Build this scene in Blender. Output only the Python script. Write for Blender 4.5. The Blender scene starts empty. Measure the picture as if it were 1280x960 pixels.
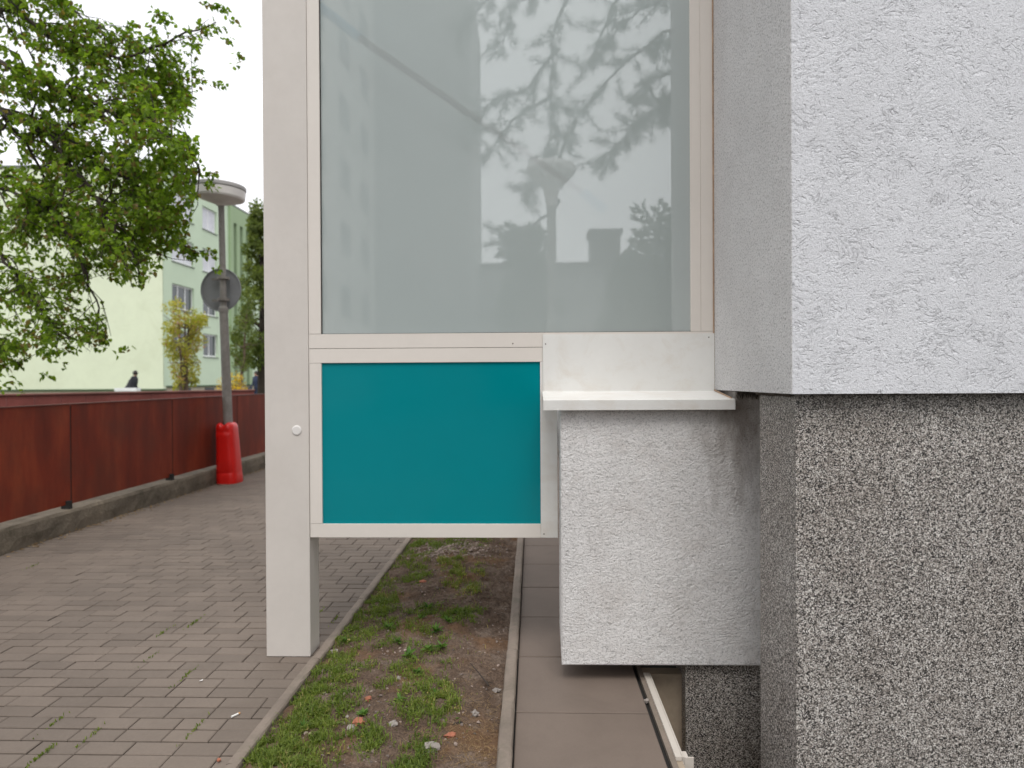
import bpy, bmesh, math, random
import numpy as np
from mathutils import Vector, Matrix, noise

random.seed(11)
S = bpy.context.scene
COL = S.collection
R = math.radians

# ------------------------------------------------------------------ camera
F_PX = 853.3
CAM = Vector((0, 0, 1.5))
ROT = Matrix.Rotation(R(1.68), 3, 'Z') @ Matrix.Rotation(R(90 - 0.33), 3, 'X') @ Matrix.Rotation(R(-0.3), 3, 'Z')


def ray(px, py):
    return ROT @ Vector(((px - 640) / F_PX, -(py - 480) / F_PX, -1.0))


def at_y(px, py, y):
    d = ray(px, py)
    return CAM + d * (y / d.y)


def at_z(px, py, z):
    d = ray(px, py)
    return CAM + d * ((z - 1.5) / d.z)


cd = bpy.data.cameras.new('camera')
cam = bpy.data.objects.new('camera', cd)
COL.objects.link(cam)
cam.matrix_world = Matrix.Translation(CAM) @ ROT.to_4x4()
cd.sensor_width = 36
cd.lens = 24
cd.clip_start = 0.05
cd.clip_end = 2000
cd.dof.use_dof = True
cd.dof.focus_distance = 3.1
cd.dof.aperture_fstop = 2.2
S.camera = cam

# ------------------------------------------------------------------ materials


def new_mat(name):
    m = bpy.data.materials.new(name)
    m.use_nodes = True
    nt = m.node_tree
    b = nt.nodes['Principled BSDF']
    return m, nt, b


def N(nt, typ, **kw):
    n = nt.nodes.new(typ)
    for k, v in kw.items():
        if k in n.inputs:
            n.inputs[k].default_value = v
        else:
            setattr(n, k, v)
    return n


def L(nt, a, b):
    nt.links.new(a, b)


def rgba(c):
    return (c[0], c[1], c[2], 1)


def ramp(nt, fac, stops, interp='LINEAR'):
    r = nt.nodes.new('ShaderNodeValToRGB')
    r.color_ramp.interpolation = interp
    el = r.color_ramp.elements
    while len(el) < len(stops):
        el.new(0.5)
    for e, (p, c) in zip(el, stops):
        e.position = p
        e.color = rgba(c) if not isinstance(c, (int, float)) else (c, c, c, 1)
    if fac is not None:
        L(nt, fac, r.inputs['Fac'])
    return r


def mixc(nt, fac, a, b, mode='MIX'):
    m = nt.nodes.new('ShaderNodeMix')
    m.data_type = 'RGBA'
    m.blend_type = mode
    for s, v in ((0, fac), (6, a), (7, b)):
        if hasattr(v, 'is_linked') or hasattr(v, 'links'):
            L(nt, v, m.inputs[s])
        elif isinstance(v, (int, float)):
            m.inputs[s].default_value = v
        else:
            m.inputs[s].default_value = rgba(v)
    return m.outputs[2]


def noise_n(nt, vec, scale, detail=4, rough=0.55, dist=0.0):
    n = N(nt, 'ShaderNodeTexNoise', Scale=scale, Detail=detail, Roughness=rough, Distortion=dist)
    L(nt, vec, n.inputs['Vector'])
    return n.outputs['Fac']


def simple(name, base, rough=0.6, var=0.12, big=1.5, small=40, bump=0.0, bscale=60, bdist=0.002, dirt=None, dirt_amt=0.3, metal=0.0, rnd=0.0, spec=None, coat=0.0):
    m, nt, b = new_mat(name)
    tc = N(nt, 'ShaderNodeTexCoord').outputs['Object']
    n1 = noise_n(nt, tc, big, 5, 0.6)
    n2 = noise_n(nt, tc, small, 3, 0.6)
    lo = tuple(c * (1 - var) for c in base)
    hi = tuple(min(1, c * (1 + var)) for c in base)
    c = ramp(nt, n1, [(0.3, lo), (0.7, hi)]).outputs[0]
    f = ramp(nt, n2, [(0.3, 1 - var * 0.6), (0.7, 1.0)]).outputs[0]
    c = mixc(nt, 1.0, c, f, 'MULTIPLY')
    if dirt:
        n3 = noise_n(nt, tc, big * 2.3, 6, 0.7, 0.6)
        k = ramp(nt, n3, [(0.48, 0.0), (0.72, dirt_amt)]).outputs[0]
        c = mixc(nt, k, c, dirt)
    if rnd:
        a = N(nt, 'ShaderNodeAttribute', attribute_name='rnd')
        k = ramp(nt, a.outputs['Fac'], [(0, 1 - rnd), (1, 1 + rnd)]).outputs[0]
        mm = N(nt, 'ShaderNodeMath', operation='MULTIPLY_ADD')
        L(nt, a.outputs['Fac'], mm.inputs[0])
        mm.inputs[1].default_value = 2 * rnd
        mm.inputs[2].default_value = 1 - rnd
        vv = N(nt, 'ShaderNodeVectorMath', operation='SCALE')
        L(nt, c, vv.inputs[0])
        L(nt, mm.outputs[0], vv.inputs['Scale'])
        c = vv.outputs[0]
    L(nt, c, b.inputs['Base Color'])
    b.inputs['Roughness'].default_value = rough
    b.inputs['Metallic'].default_value = metal
    if spec is not None:
        b.inputs['Specular IOR Level'].default_value = spec
    if coat:
        b.inputs['Coat Weight'].default_value = coat
        b.inputs['Coat Roughness'].default_value = 0.05
    if bump:
        n4 = noise_n(nt, tc, bscale, 4, 0.6)
        bp = N(nt, 'ShaderNodeBump', Strength=bump, Distance=bdist)
        L(nt, n4, bp.inputs['Height'])
        L(nt, bp.outputs[0], b.inputs['Normal'])
    return m


def stucco_mat(name, base, coarse, stain=0.25, floor_=0.0, dist=0.004, gs=260, speck=0.45, grime_shade=False):
    """Rendered wall: fine sand grain, worm-like pits and ridges (coarse > 0)."""
    m, nt, b = new_mat(name)
    tc = N(nt, 'ShaderNodeTexCoord').outputs['Object']
    warp = N(nt, 'ShaderNodeTexNoise', Scale=5.0, Detail=3)
    L(nt, tc, warp.inputs['Vector'])
    wv = N(nt, 'ShaderNodeVectorMath', operation='SCALE', Scale=0.22)
    L(nt, warp.outputs['Color'], wv.inputs[0])
    wa = N(nt, 'ShaderNodeVectorMath', operation='ADD')
    L(nt, tc, wa.inputs[0])
    L(nt, wv.outputs[0], wa.inputs[1])
    mp = N(nt, 'ShaderNodeMapping')
    mp.inputs['Scale'].default_value = (30, 30, 50)
    L(nt, wa.outputs[0], mp.inputs['Vector'])
    worm = N(nt, 'ShaderNodeTexNoise', Scale=1.0, Detail=2.5, Roughness=0.55)
    L(nt, mp.outputs[0], worm.inputs['Vector'])
    worm_h = ramp(nt, worm.outputs['Fac'], [(0.36, 0.35), (0.43, 0.0), (0.455, 0.75), (0.53, 0.9), (0.56, 1.0), (0.80, 1.0)]).outputs[0]
    patch = noise_n(nt, tc, 8.5, 4, 0.65, 0.5)
    pk = ramp(nt, patch, [(0.46, 0.03 + 0.35 * floor_), (0.60, 1.0)]).outputs[0]
    pits = N(nt, 'ShaderNodeTexNoise', Scale=75.0, Detail=2, Roughness=0.5)
    L(nt, wa.outputs[0], pits.inputs['Vector'])
    pit_h = ramp(nt, pits.outputs['Fac'], [(0.30, 0.0), (0.37, 1.0)]).outputs[0]
    grain = noise_n(nt, tc, gs, 3, 0.7)
    g2 = noise_n(nt, tc, 100, 3, 0.6)
    # 1 - pk * (1 - worm_h)
    iv = N(nt, 'ShaderNodeMath', operation='SUBTRACT')
    iv.inputs[0].default_value = 1.0
    L(nt, worm_h, iv.inputs[1])
    hw = N(nt, 'ShaderNodeMath', operation='MULTIPLY')
    L(nt, iv.outputs[0], hw.inputs[0])
    L(nt, pk, hw.inputs[1])
    a1 = N(nt, 'ShaderNodeMath', operation='MULTIPLY_ADD')
    L(nt, hw.outputs[0], a1.inputs[0])
    a1.inputs[1].default_value = -coarse
    L(nt, grain, a1.inputs[2])
    a2 = N(nt, 'ShaderNodeMath', operation='MULTIPLY_ADD')
    L(nt, g2, a2.inputs[0])
    a2.inputs[1].default_value = 1.0
    L(nt, a1.outputs[0], a2.inputs[2])
    a3 = N(nt, 'ShaderNodeMath', operation='MULTIPLY_ADD')
    L(nt, pit_h, a3.inputs[0])
    a3.inputs[1].default_value = 0.55 * coarse
    L(nt, a2.outputs[0], a3.inputs[2])
    bp = N(nt, 'ShaderNodeBump', Strength=1.0, Distance=dist)
    L(nt, a3.outputs[0], bp.inputs['Height'])
    L(nt, bp.outputs[0], b.inputs['Normal'])
    n1 = noise_n(nt, tc, 1.6, 5, 0.65)
    c = ramp(nt, n1, [(0.3, tuple(x * 0.92 for x in base)), (0.7, tuple(min(1, x * 1.05) for x in base))]).outputs[0]
    n2 = noise_n(nt, tc, 4.5, 6, 0.75, 0.4)
    k = ramp(nt, n2, [(0.47, 0.0), (0.75, stain)]).outputs[0]
    c = mixc(nt, k, c, (base[0] * 0.62, base[1] * 0.56, base[2] * 0.52))
    n3 = noise_n(nt, tc, 0.8 * gs, 2, 0.5)
    k = ramp(nt, n3, [(0.35, speck), (0.46, 0.0)]).outputs[0]
    c = mixc(nt, k, c, tuple(x * 0.5 for x in base))
    if grime_shade:       # dirt streaks and corner shade, both painted into the colour by the ledge end
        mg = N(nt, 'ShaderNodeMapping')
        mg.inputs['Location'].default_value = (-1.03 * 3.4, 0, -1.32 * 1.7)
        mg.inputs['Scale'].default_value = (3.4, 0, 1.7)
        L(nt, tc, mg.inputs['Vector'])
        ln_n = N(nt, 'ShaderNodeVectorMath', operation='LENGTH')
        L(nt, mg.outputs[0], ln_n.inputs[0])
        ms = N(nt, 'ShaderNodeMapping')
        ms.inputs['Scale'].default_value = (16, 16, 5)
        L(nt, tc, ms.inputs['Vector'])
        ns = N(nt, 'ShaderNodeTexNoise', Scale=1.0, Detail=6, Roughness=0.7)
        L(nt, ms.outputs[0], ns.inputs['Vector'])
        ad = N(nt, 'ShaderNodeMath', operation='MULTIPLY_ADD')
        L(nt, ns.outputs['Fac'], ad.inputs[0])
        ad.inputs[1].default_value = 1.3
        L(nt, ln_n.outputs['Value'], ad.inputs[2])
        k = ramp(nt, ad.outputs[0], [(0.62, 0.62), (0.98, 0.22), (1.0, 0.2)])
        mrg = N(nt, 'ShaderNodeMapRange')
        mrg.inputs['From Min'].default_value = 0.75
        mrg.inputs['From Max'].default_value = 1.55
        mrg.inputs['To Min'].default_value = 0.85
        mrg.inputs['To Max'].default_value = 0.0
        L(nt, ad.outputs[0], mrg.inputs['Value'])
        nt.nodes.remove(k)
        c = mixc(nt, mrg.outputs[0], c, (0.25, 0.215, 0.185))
    L(nt, c, b.inputs['Base Color'])
    b.inputs['Roughness'].default_value = 0.9
    b.inputs['Specular IOR Level'].default_value = 0.2
    return m


def granite_mat(name):
    m, nt, b = new_mat(name)
    tc = N(nt, 'ShaderNodeTexCoord').outputs['Object']
    v = N(nt, 'ShaderNodeTexVoronoi', Scale=255.0)
    L(nt, tc, v.inputs['Vector'])
    sep = N(nt, 'ShaderNodeSeparateColor')
    L(nt, v.outputs['Color'], sep.inputs[0])
    c = ramp(nt, sep.outputs[0], [(0.0, (0.014, 0.012, 0.011)), (0.23, (0.085, 0.077, 0.070)), (0.36, (0.27, 0.245, 0.222)),
                                  (0.56, (0.45, 0.415, 0.385)), (0.78, (0.66, 0.63, 0.60)), (0.92, (0.88, 0.85, 0.82))], 'CONSTANT').outputs[0]
    v2 = N(nt, 'ShaderNodeTexVoronoi', Scale=330.0)
    L(nt, tc, v2.inputs['Vector'])
    s2 = N(nt, 'ShaderNodeSeparateColor')
    L(nt, v2.outputs['Color'], s2.inputs[0])
    f = ramp(nt, s2.outputs[1], [(0.0, 0.72), (1.0, 1.08)]).outputs[0]
    c = mixc(nt, 1.0, c, f, 'MULTIPLY')
    n = noise_n(nt, tc, 2.2, 5, 0.65)
    k = ramp(nt, n, [(0.32, (0.72, 0.69, 0.655)), (0.7, (1.0, 1.0, 0.985))]).outputs[0]
    c = mixc(nt, 1.0, c, k, 'MULTIPLY')
    # darker band towards the top of the plinth, with a noisy edge
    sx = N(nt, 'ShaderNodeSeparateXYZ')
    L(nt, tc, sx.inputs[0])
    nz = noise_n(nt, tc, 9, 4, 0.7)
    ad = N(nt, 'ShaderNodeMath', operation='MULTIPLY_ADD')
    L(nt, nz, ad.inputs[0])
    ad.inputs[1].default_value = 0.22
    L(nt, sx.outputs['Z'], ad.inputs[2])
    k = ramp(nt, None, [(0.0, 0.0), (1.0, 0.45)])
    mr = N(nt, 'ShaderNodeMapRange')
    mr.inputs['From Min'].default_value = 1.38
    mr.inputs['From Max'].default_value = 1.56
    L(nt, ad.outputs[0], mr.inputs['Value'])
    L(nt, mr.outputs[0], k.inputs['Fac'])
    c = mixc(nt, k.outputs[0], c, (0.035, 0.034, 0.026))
    L(nt, c, b.inputs['Base Color'])
    b.inputs['Roughness'].default_value = 0.55
    bp = N(nt, 'ShaderNodeBump', Strength=0.5, Distance=0.003)
    bp.invert = True
    L(nt, v.outputs['Distance'], bp.inputs['Height'])
    L(nt, bp.outputs[0], b.inputs['Normal'])
    return m


def leaf_mat(name, lo, hi, accent=None, trans=0.35):
    m, nt, b = new_mat(name)
    a = N(nt, 'ShaderNodeAttribute', attribute_name='rnd')
    stops = [(0.0, lo), (0.75, hi)]
    if accent:
        stops += [(0.86, hi), (0.9, accent), (1.0, accent)]
    c = ramp(nt, a.outputs['Fac'], stops).outputs[0]
    L(nt, c, b.inputs['Base Color'])
    b.inputs['Roughness'].default_value = 0.5
    b.inputs['Specular IOR Level'].default_value = 0.25
    t = N(nt, 'ShaderNodeBsdfTranslucent')
    vv = N(nt, 'ShaderNodeVectorMath', operation='MULTIPLY')
    L(nt, c, vv.inputs[0])
    vv.inputs[1].default_value = (1.25, 1.35, 0.5)
    L(nt, vv.outputs[0], t.inputs['Color'])
    mx = N(nt, 'ShaderNodeMixShader', Fac=trans)
    L(nt, b.outputs[0], mx.inputs[1])
    L(nt, t.outputs[0], mx.inputs[2])
    out = nt.nodes['Material Output']
    L(nt, mx.outputs[0], out.inputs['Surface'])
    return m


def pane_mat():
    m, nt, b = new_mat('milky_glass')
    tc = N(nt, 'ShaderNodeTexCoord').outputs['Object']
    n = noise_n(nt, tc, 1.2, 3, 0.5)
    c = ramp(nt, n, [(0.3, (0.74, 0.83, 0.815)), (0.7, (0.78, 0.86, 0.845))]).outputs[0]
    d = N(nt, 'ShaderNodeBsdfDiffuse')
    L(nt, c, d.inputs['Color'])
    t = N(nt, 'ShaderNodeBsdfTransparent')
    t.inputs['Color'].default_value = (0.93, 0.97, 0.96, 1)
    mx = N(nt, 'ShaderNodeMixShader', Fac=0.55)
    L(nt, d.outputs[0], mx.inputs[1])
    L(nt, t.outputs[0], mx.inputs[2])
    g = N(nt, 'ShaderNodeBsdfGlossy', Roughness=0.018)
    wv = noise_n(nt, tc, 3.0, 2, 0.5)
    bp = N(nt, 'ShaderNodeBump', Strength=0.012, Distance=0.004)
    L(nt, wv, bp.inputs['Height'])
    L(nt, bp.outputs[0], g.inputs['Normal'])
    fr = N(nt, 'ShaderNodeFresnel', IOR=1.5)
    ml = N(nt, 'ShaderNodeMath', operation='MULTIPLY')
    L(nt, fr.outputs[0], ml.inputs[0])
    ml.inputs[1].default_value = 4.3
    m2 = N(nt, 'ShaderNodeMixShader')
    L(nt, ml.outputs[0], m2.inputs[0])
    L(nt, mx.outputs[0], m2.inputs[1])
    L(nt, g.outputs[0], m2.inputs[2])
    L(nt, m2.outputs[0], nt.nodes['Material Output'].inputs['Surface'])
    return m


def soil_mat():
    m, nt, b = new_mat('soil')
    tc = N(nt, 'ShaderNodeTexCoord').outputs['Object']
    n1 = noise_n(nt, tc, 5, 6, 0.7, 0.5)
    c = ramp(nt, n1, [(0.3, (0.085, 0.055, 0.038)), (0.5, (0.15, 0.103, 0.075)), (0.7, (0.23, 0.175, 0.138))]).outputs[0]
    n2 = noise_n(nt, tc, 85, 4, 0.7)
    f = ramp(nt, n2, [(0.3, 0.45), (0.7, 1.25)]).outputs[0]
    c = mixc(nt, 1.0, c, f, 'MULTIPLY')
    n3 = noise_n(nt, tc, 2.4, 4, 0.6)
    k = ramp(nt, n3, [(0.52, 0.0), (0.64, 0.7)]).outputs[0]
    c = mixc(nt, k, c, (0.17, 0.095, 0.050))
    L(nt, c, b.inputs['Base Color'])
    b.inputs['Roughness'].default_value = 0.95
    b.inputs['Specular IOR Level'].default_value = 0.15
    bp = N(nt, 'ShaderNodeBump', Strength=1.0, Distance=0.012)
    L(nt, n2, bp.inputs['Height'])
    L(nt, bp.outputs[0], b.inputs['Normal'])
    return m


def rust_mat():
    m, nt, b = new_mat('rusty_red_steel')
    tc = N(nt, 'ShaderNodeTexCoord').outputs['Object']
    mp = N(nt, 'ShaderNodeMapping')
    mp.inputs['Scale'].default_value = (3.2, 3.2, 0.8)
    L(nt, tc, mp.inputs['Vector'])
    n1 = N(nt, 'ShaderNodeTexNoise', Scale=1.0, Detail=6, Roughness=0.65)
    L(nt, mp.outputs[0], n1.inputs['Vector'])
    c = ramp(nt, n1.outputs['Fac'], [(0.26, (0.115, 0.018, 0.008)), (0.5, (0.205, 0.029, 0.011)), (0.74, (0.30, 0.056, 0.020))]).outputs[0]
    n2 = noise_n(nt, tc, 1.3, 5, 0.65)
    k = ramp(nt, n2, [(0.45, 0.0), (0.7, 0.55)]).outputs[0]
    c = mixc(nt, k, c, (0.105, 0.034, 0.020))
    n3 = noise_n(nt, tc, 22, 5, 0.75)
    k = ramp(nt, n3, [(0.66, 0.0), (0.74, 0.5)]).outputs[0]
    c = mixc(nt, k, c, (0.28, 0.16, 0.13))
    L(nt, c, b.inputs['Base Color'])
    b.inputs['Roughness'].default_value = 0.62
    b.inputs['Specular IOR Level'].default_value = 0.25
    bp = N(nt, 'ShaderNodeBump', Strength=0.3, Distance=0.003)
    L(nt, n3, bp.inputs['Height'])
    L(nt, bp.outputs[0], b.inputs['Normal'])
    return m


M = {}
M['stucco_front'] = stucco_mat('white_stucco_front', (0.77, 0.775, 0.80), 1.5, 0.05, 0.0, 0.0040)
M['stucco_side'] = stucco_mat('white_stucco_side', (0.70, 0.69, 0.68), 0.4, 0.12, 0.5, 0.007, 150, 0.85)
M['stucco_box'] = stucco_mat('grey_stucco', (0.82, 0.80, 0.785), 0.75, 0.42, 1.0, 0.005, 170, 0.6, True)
M['granite'] = granite_mat('mosaic_plaster')
M['cream'] = simple('cream_aluminium', (0.70, 0.65, 0.595), 0.42, 0.03, 2, 30, spec=0.4)
M['cream_grey'] = simple('post_aluminium', (0.61, 0.568, 0.525), 0.40, 0.04, 2, 25, spec=0.4, dirt=(0.42, 0.36, 0.31), dirt_amt=0.10)
M['white_sheet'] = simple('white_sheet_metal', (0.73, 0.72, 0.69), 0.38, 0.03, 3, 30, spec=0.45, dirt=(0.52, 0.43, 0.33), dirt_amt=0.3)
M['gap'] = simple('dark_gap', (0.02, 0.018, 0.016), 0.9)
M['seal'] = simple('stained_sealant', (0.40, 0.27, 0.18), 0.8, 0.3, 9, 60)
M['teal'] = simple('teal_panel', (0.0, 0.212, 0.242), 0.10, 0.03, 1, 10, spec=0.30)
M['pane'] = pane_mat()
M['blind'] = simple('white_fabric', (0.86, 0.90, 0.885), 0.9, 0.06, 3, 300)
M['screw'] = simple('screw_steel', (0.12, 0.09, 0.07), 0.5, metal=0.4)
M['cap'] = simple('plastic_cap', (0.72, 0.69, 0.66), 0.35, 0.02)
M['paver'] = simple('concrete_paver', (0.160, 0.127, 0.102), 0.85, 0.18, 0.9, 70, bump=0.5, bscale=160, bdist=0.002, dirt=(0.125, 0.097, 0.076), dirt_amt=0.55, rnd=0.10)
M['joint'] = simple('joint_sand', (0.040, 0.031, 0.023), 0.95, 0.3, 1.4, 60, dirt=(0.045, 0.060, 0.018), dirt_amt=0.8)
M['edging'] = simple('edging_concrete', (0.225, 0.18, 0.145), 0.9, 0.18, 3, 60, bump=0.6, bscale=120, dirt=(0.10, 0.09, 0.06), dirt_amt=0.5)
M['slab'] = simple('slab_concrete', (0.165, 0.126, 0.101), 0.8, 0.10, 1.6, 80, bump=0.3, bscale=200, dirt=(0.125, 0.095, 0.075), dirt_amt=0.5, rnd=0.06)
M['asphalt'] = simple('asphalt', (0.10, 0.095, 0.09), 0.9, 0.2, 0.3, 50, bump=0.4, bscale=100)
M['soil'] = soil_mat()
M['oldconc'] = simple('old_concrete', (0.19, 0.155, 0.115), 0.95, 0.3, 2, 25, bump=0.8, bscale=30, bdist=0.01, dirt=(0.06, 0.05, 0.03), dirt_amt=0.8)
M['wellwall'] = simple('well_render', (0.36, 0.29, 0.215), 0.9, 0.2, 4, 30, bump=0.4, bscale=40)
M['wellframe'] = simple('well_frame', (0.55, 0.50, 0.44), 0.5, 0.06)
M['rust'] = rust_mat()
M['rust_far'] = simple('pale_red_steel', (0.30, 0.085, 0.07), 0.6, 0.25, 1, 10)
M['rail'] = simple('fence_rail', (0.17, 0.055, 0.04), 0.5, 0.3, 2, 20)
M['post'] = simple('fence_post', (0.05, 0.014, 0.010), 0.7, 0.3, 2, 20)
M['lamp_pole'] = simple('galvanised_pole', (0.27, 0.25, 0.23), 0.6, 0.22, 3, 40, dirt=(0.14, 0.12, 0.10), dirt_amt=0.6, bump=0.3, bscale=40)
M['lamp_head'] = simple('lamp_diffuser', (0.82, 0.78, 0.75), 0.45, 0.06, 4, 30)
M['lamp_lid'] = simple('lamp_lid', (0.50, 0.48, 0.47), 0.5, 0.1, 4, 30)
M['sign_back'] = simple('sign_back_grey', (0.25, 0.255, 0.265), 0.5, 0.08, 3, 30)
M['redplastic'] = simple('red_plastic', (0.72, 0.012, 0.008), 0.34, 0.06, 5, 40, spec=0.5)
M['gable'] = simple('pale_yellow_green_render', (0.68, 0.725, 0.545), 0.9, 0.05, 0.3, 3, dirt=(0.54, 0.57, 0.40), dirt_amt=0.45)
M['facade'] = simple('pale_green_render', (0.56, 0.665, 0.50), 0.9, 0.04, 0.3, 3)
M['stairgreen'] = simple('olive_green_render', (0.32, 0.42, 0.25), 0.9, 0.05, 0.3, 3)
M['darkgreen'] = simple('green_flashing', (0.045, 0.085, 0.035), 0.7)
M['beige'] = simple('beige_plinth', (0.40, 0.35, 0.26), 0.9)
M['upvc'] = simple('white_window_frame', (0.78, 0.78, 0.78), 0.4, 0.02)
M['wglass'] = simple('window_glass', (0.05, 0.06, 0.065), 0.08, 0.1)
M['curtain'] = simple('net_curtain', (0.66, 0.66, 0.70), 0.9, 0.1, 3, 20)
M['roofedge'] = simple('roof_edge_metal', (0.14, 0.16, 0.13), 0.6)
M['bark'] = simple('dark_bark', (0.042, 0.030, 0.022), 0.9, 0.3, 6, 60, bump=0.6, bscale=40, bdist=0.01)
M['bark_pale'] = simple('brown_bark', (0.16, 0.11, 0.08), 0.9, 0.3, 6, 60)
M['leaf'] = leaf_mat('fresh_leaf', (0.095, 0.170, 0.016), (0.235, 0.340, 0.038), (0.20, 0.15, 0.055), 0.5)
M['leaf_yellow'] = leaf_mat('yellow_young_leaf', (0.28, 0.32, 0.06), (0.52, 0.45, 0.08), (0.46, 0.25, 0.18), 0.4)
M['leaf_conifer'] = leaf_mat('arborvitae_leaf', (0.065, 0.10, 0.024), (0.18, 0.22, 0.055), None, 0.35)
M['leaf_dark'] = leaf_mat('dark_leaf', (0.02, 0.04, 0.015), (0.05, 0.08, 0.03), None, 0.2)
M['needle'] = leaf_mat('pine_needle', (0.02, 0.036, 0.02), (0.05, 0.07, 0.035), None, 0.1)
M['flower'] = leaf_mat('yellow_flower', (0.60, 0.38, 0.02), (0.75, 0.52, 0.03), (0.12, 0.17, 0.03), 0.3)
M['grass'] = leaf_mat('grass_blade', (0.070, 0.120, 0.018), (0.205, 0.255, 0.050), (0.38, 0.31, 0.12), 0.4)
M['weed'] = leaf_mat('weed_leaf', (0.055, 0.130, 0.022), (0.13, 0.23, 0.045), None, 0.3)
M['straw'] = leaf_mat('dead_grass', (0.17, 0.095, 0.04), (0.33, 0.22, 0.11), None, 0.2)
M['pebble'] = simple('pebble', (0.24, 0.185, 0.155), 0.85, 0.2, 9, 60, rnd=0.55)
M['palestone'] = simple('pale_stone', (0.27, 0.235, 0.21), 0.8, 0.15, 9, 60)
M['brickbit'] = simple('broken_brick', (0.36, 0.13, 0.075), 0.9, 0.2, 20, 90)
M['butt'] = simple('cigarette_paper', (0.78, 0.76, 0.72), 0.8)
M['filter'] = simple('cigarette_filter', (0.55, 0.30, 0.12), 0.8)
M['stick'] = simple('wooden_stick', (0.17, 0.125, 0.095), 0.7)
M['bluetape'] = simple('blue_tape', (0.02, 0.40, 0.62), 0.5)
M['pale_far'] = simple('pale_panel_render', (0.52, 0.51, 0.48), 0.9, 0.06, 0.3, 2)
M['window_far'] = simple('far_window_pane', (0.20, 0.21, 0.22), 0.3)
M['concrete_far'] = simple('grey_panel_render', (0.30, 0.30, 0.295), 0.9, 0.06, 0.3, 2)
M['roof_far'] = simple('dark_roofing', (0.10, 0.095, 0.09), 0.8)
M['mortar'] = simple('dark_mortar', (0.10, 0.085, 0.07), 0.95, 0.4, 20, 90, bump=1.0, bscale=60, bdist=0.01)
M['jacket'] = simple('dark_jacket', (0.018, 0.018, 0.024), 0.8)
M['trousers'] = simple('blue_trousers', (0.02, 0.03, 0.07), 0.8)
M['skin'] = simple('skin', (0.42, 0.24, 0.17), 0.6)
M['hair'] = simple('dark_hair', (0.02, 0.014, 0.01), 0.6)
M['bench'] = simple('white_paint', (0.78, 0.78, 0.78), 0.5)

# ------------------------------------------------------------------ object helpers


def tag(o, label=None, cat=None, group=None, kind=None):
    if label:
        o['label'] = label
    if cat:
        o['category'] = cat
    if group:
        o['group'] = group
    if kind:
        o['kind'] = kind
    return o


def thing(name, loc, label, cat, group=None):
    o = bpy.data.objects.new(name, None)
    o.empty_display_size = 0.2
    COL.objects.link(o)
    o.location = loc
    return tag(o, label, cat, group)


def link(name, me, m=None, parent=None, smooth=False):
    o = bpy.data.objects.new(name, me)
    COL.objects.link(o)
    if m is not None:
        me.materials.append(m)
    if smooth:
        me.polygons.foreach_set('use_smooth', [True] * len(me.polygons))
    if parent is not None:
        o.parent = parent
        q = parent
        # every part is modelled in world coordinates; only the Empties stand away from the origin
        o.matrix_parent_inverse = Matrix.Translation(-Vector(q.location)) if q.type == 'EMPTY' else Matrix.Identity(4)
    return o


class MB:
    def __init__(s):
        s.v = []
        s.f = []
        s.r = []

    def face(s, pts, r=0.5):
        i = len(s.v)
        s.v += [tuple(p) for p in pts]
        s.f.append(tuple(range(i, i + len(pts))))
        s.r.append(r)

    def mesh(s, vs, fs, r=0.5):
        i = len(s.v)
        s.v += [tuple(p) for p in vs]
        for f in fs:
            s.f.append(tuple(i + k for k in f))
            s.r.append(r)

    def box(s, x0, x1, y0, y1, z0, z1, r=0.5):
        vs = [(x, y, z) for x in (x0, x1) for y in (y0, y1) for z in (z0, z1)]
        s.mesh(vs, [(0, 1, 3, 2), (4, 6, 7, 5), (0, 4, 5, 1), (2, 3, 7, 6), (0, 2, 6, 4), (1, 5, 7, 3)], r)

    def tube(s, pts, rads, n=8, r=0.5, cap=True):
        rings = []
        m = len(pts)
        pts = [Vector(p) for p in pts]
        for i, p in enumerate(pts):
            d = (pts[min(i + 1, m - 1)] - pts[max(i - 1, 0)]).normalized()
            a = d.cross(Vector((0.31, 0.17, 0.93)))
            if a.length < 0.05:
                a = d.cross(Vector((1, 0, 0)))
            a.normalize()
            b = d.cross(a)
            rings.append([p + (a * math.cos(t) + b * math.sin(t)) * rads[i] for t in [2 * math.pi * k / n for k in range(n)]])
        vs = [q for ring in rings for q in ring]
        fs = []
        for i in range(m - 1):
            for k in range(n):
                fs.append((i * n + k, i * n + (k + 1) % n, (i + 1) * n + (k + 1) % n, (i + 1) * n + k))
        if cap:
            fs.append(tuple(range(n))[::-1])
            fs.append(tuple((m - 1) * n + k for k in range(n)))
        s.mesh(vs, fs, r)

    def lathe(s, c, prof, n=32, tilt=None):
        vs, fs = [], []
        for (rr, z) in prof:
            for k in range(n):
                t = 2 * math.pi * k / n
                p = Vector((rr * math.cos(t), rr * math.sin(t), z))
                if tilt is not None:
                    p = tilt @ p
                vs.append(p + Vector(c))
        for i in range(len(prof) - 1):
            for k in range(n):
                fs.append((i * n + k, i * n + (k + 1) % n, (i + 1) * n + (k + 1) % n, (i + 1) * n + k))
        s.mesh(vs, fs)

    def build(s, name, m, parent=None, bevel=0.0, smooth=False):
        me = bpy.data.meshes.new(name)
        me.from_pydata(s.v, [], s.f)
        if bevel:
            bm = bmesh.new()
            bm.from_mesh(me)
            bmesh.ops.recalc_face_normals(bm, faces=bm.faces)
            bmesh.ops.bevel(bm, geom=bm.edges[:], offset=bevel, segments=2, affect='EDGES', clamp_overlap=True)
            bm.to_mesh(me)
            bm.free()
        else:
            at = me.attributes.new('rnd', 'FLOAT', 'FACE')
            at.data.foreach_set('value', s.r)
        me.validate()
        return link(name, me, m, parent, smooth)


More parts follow.
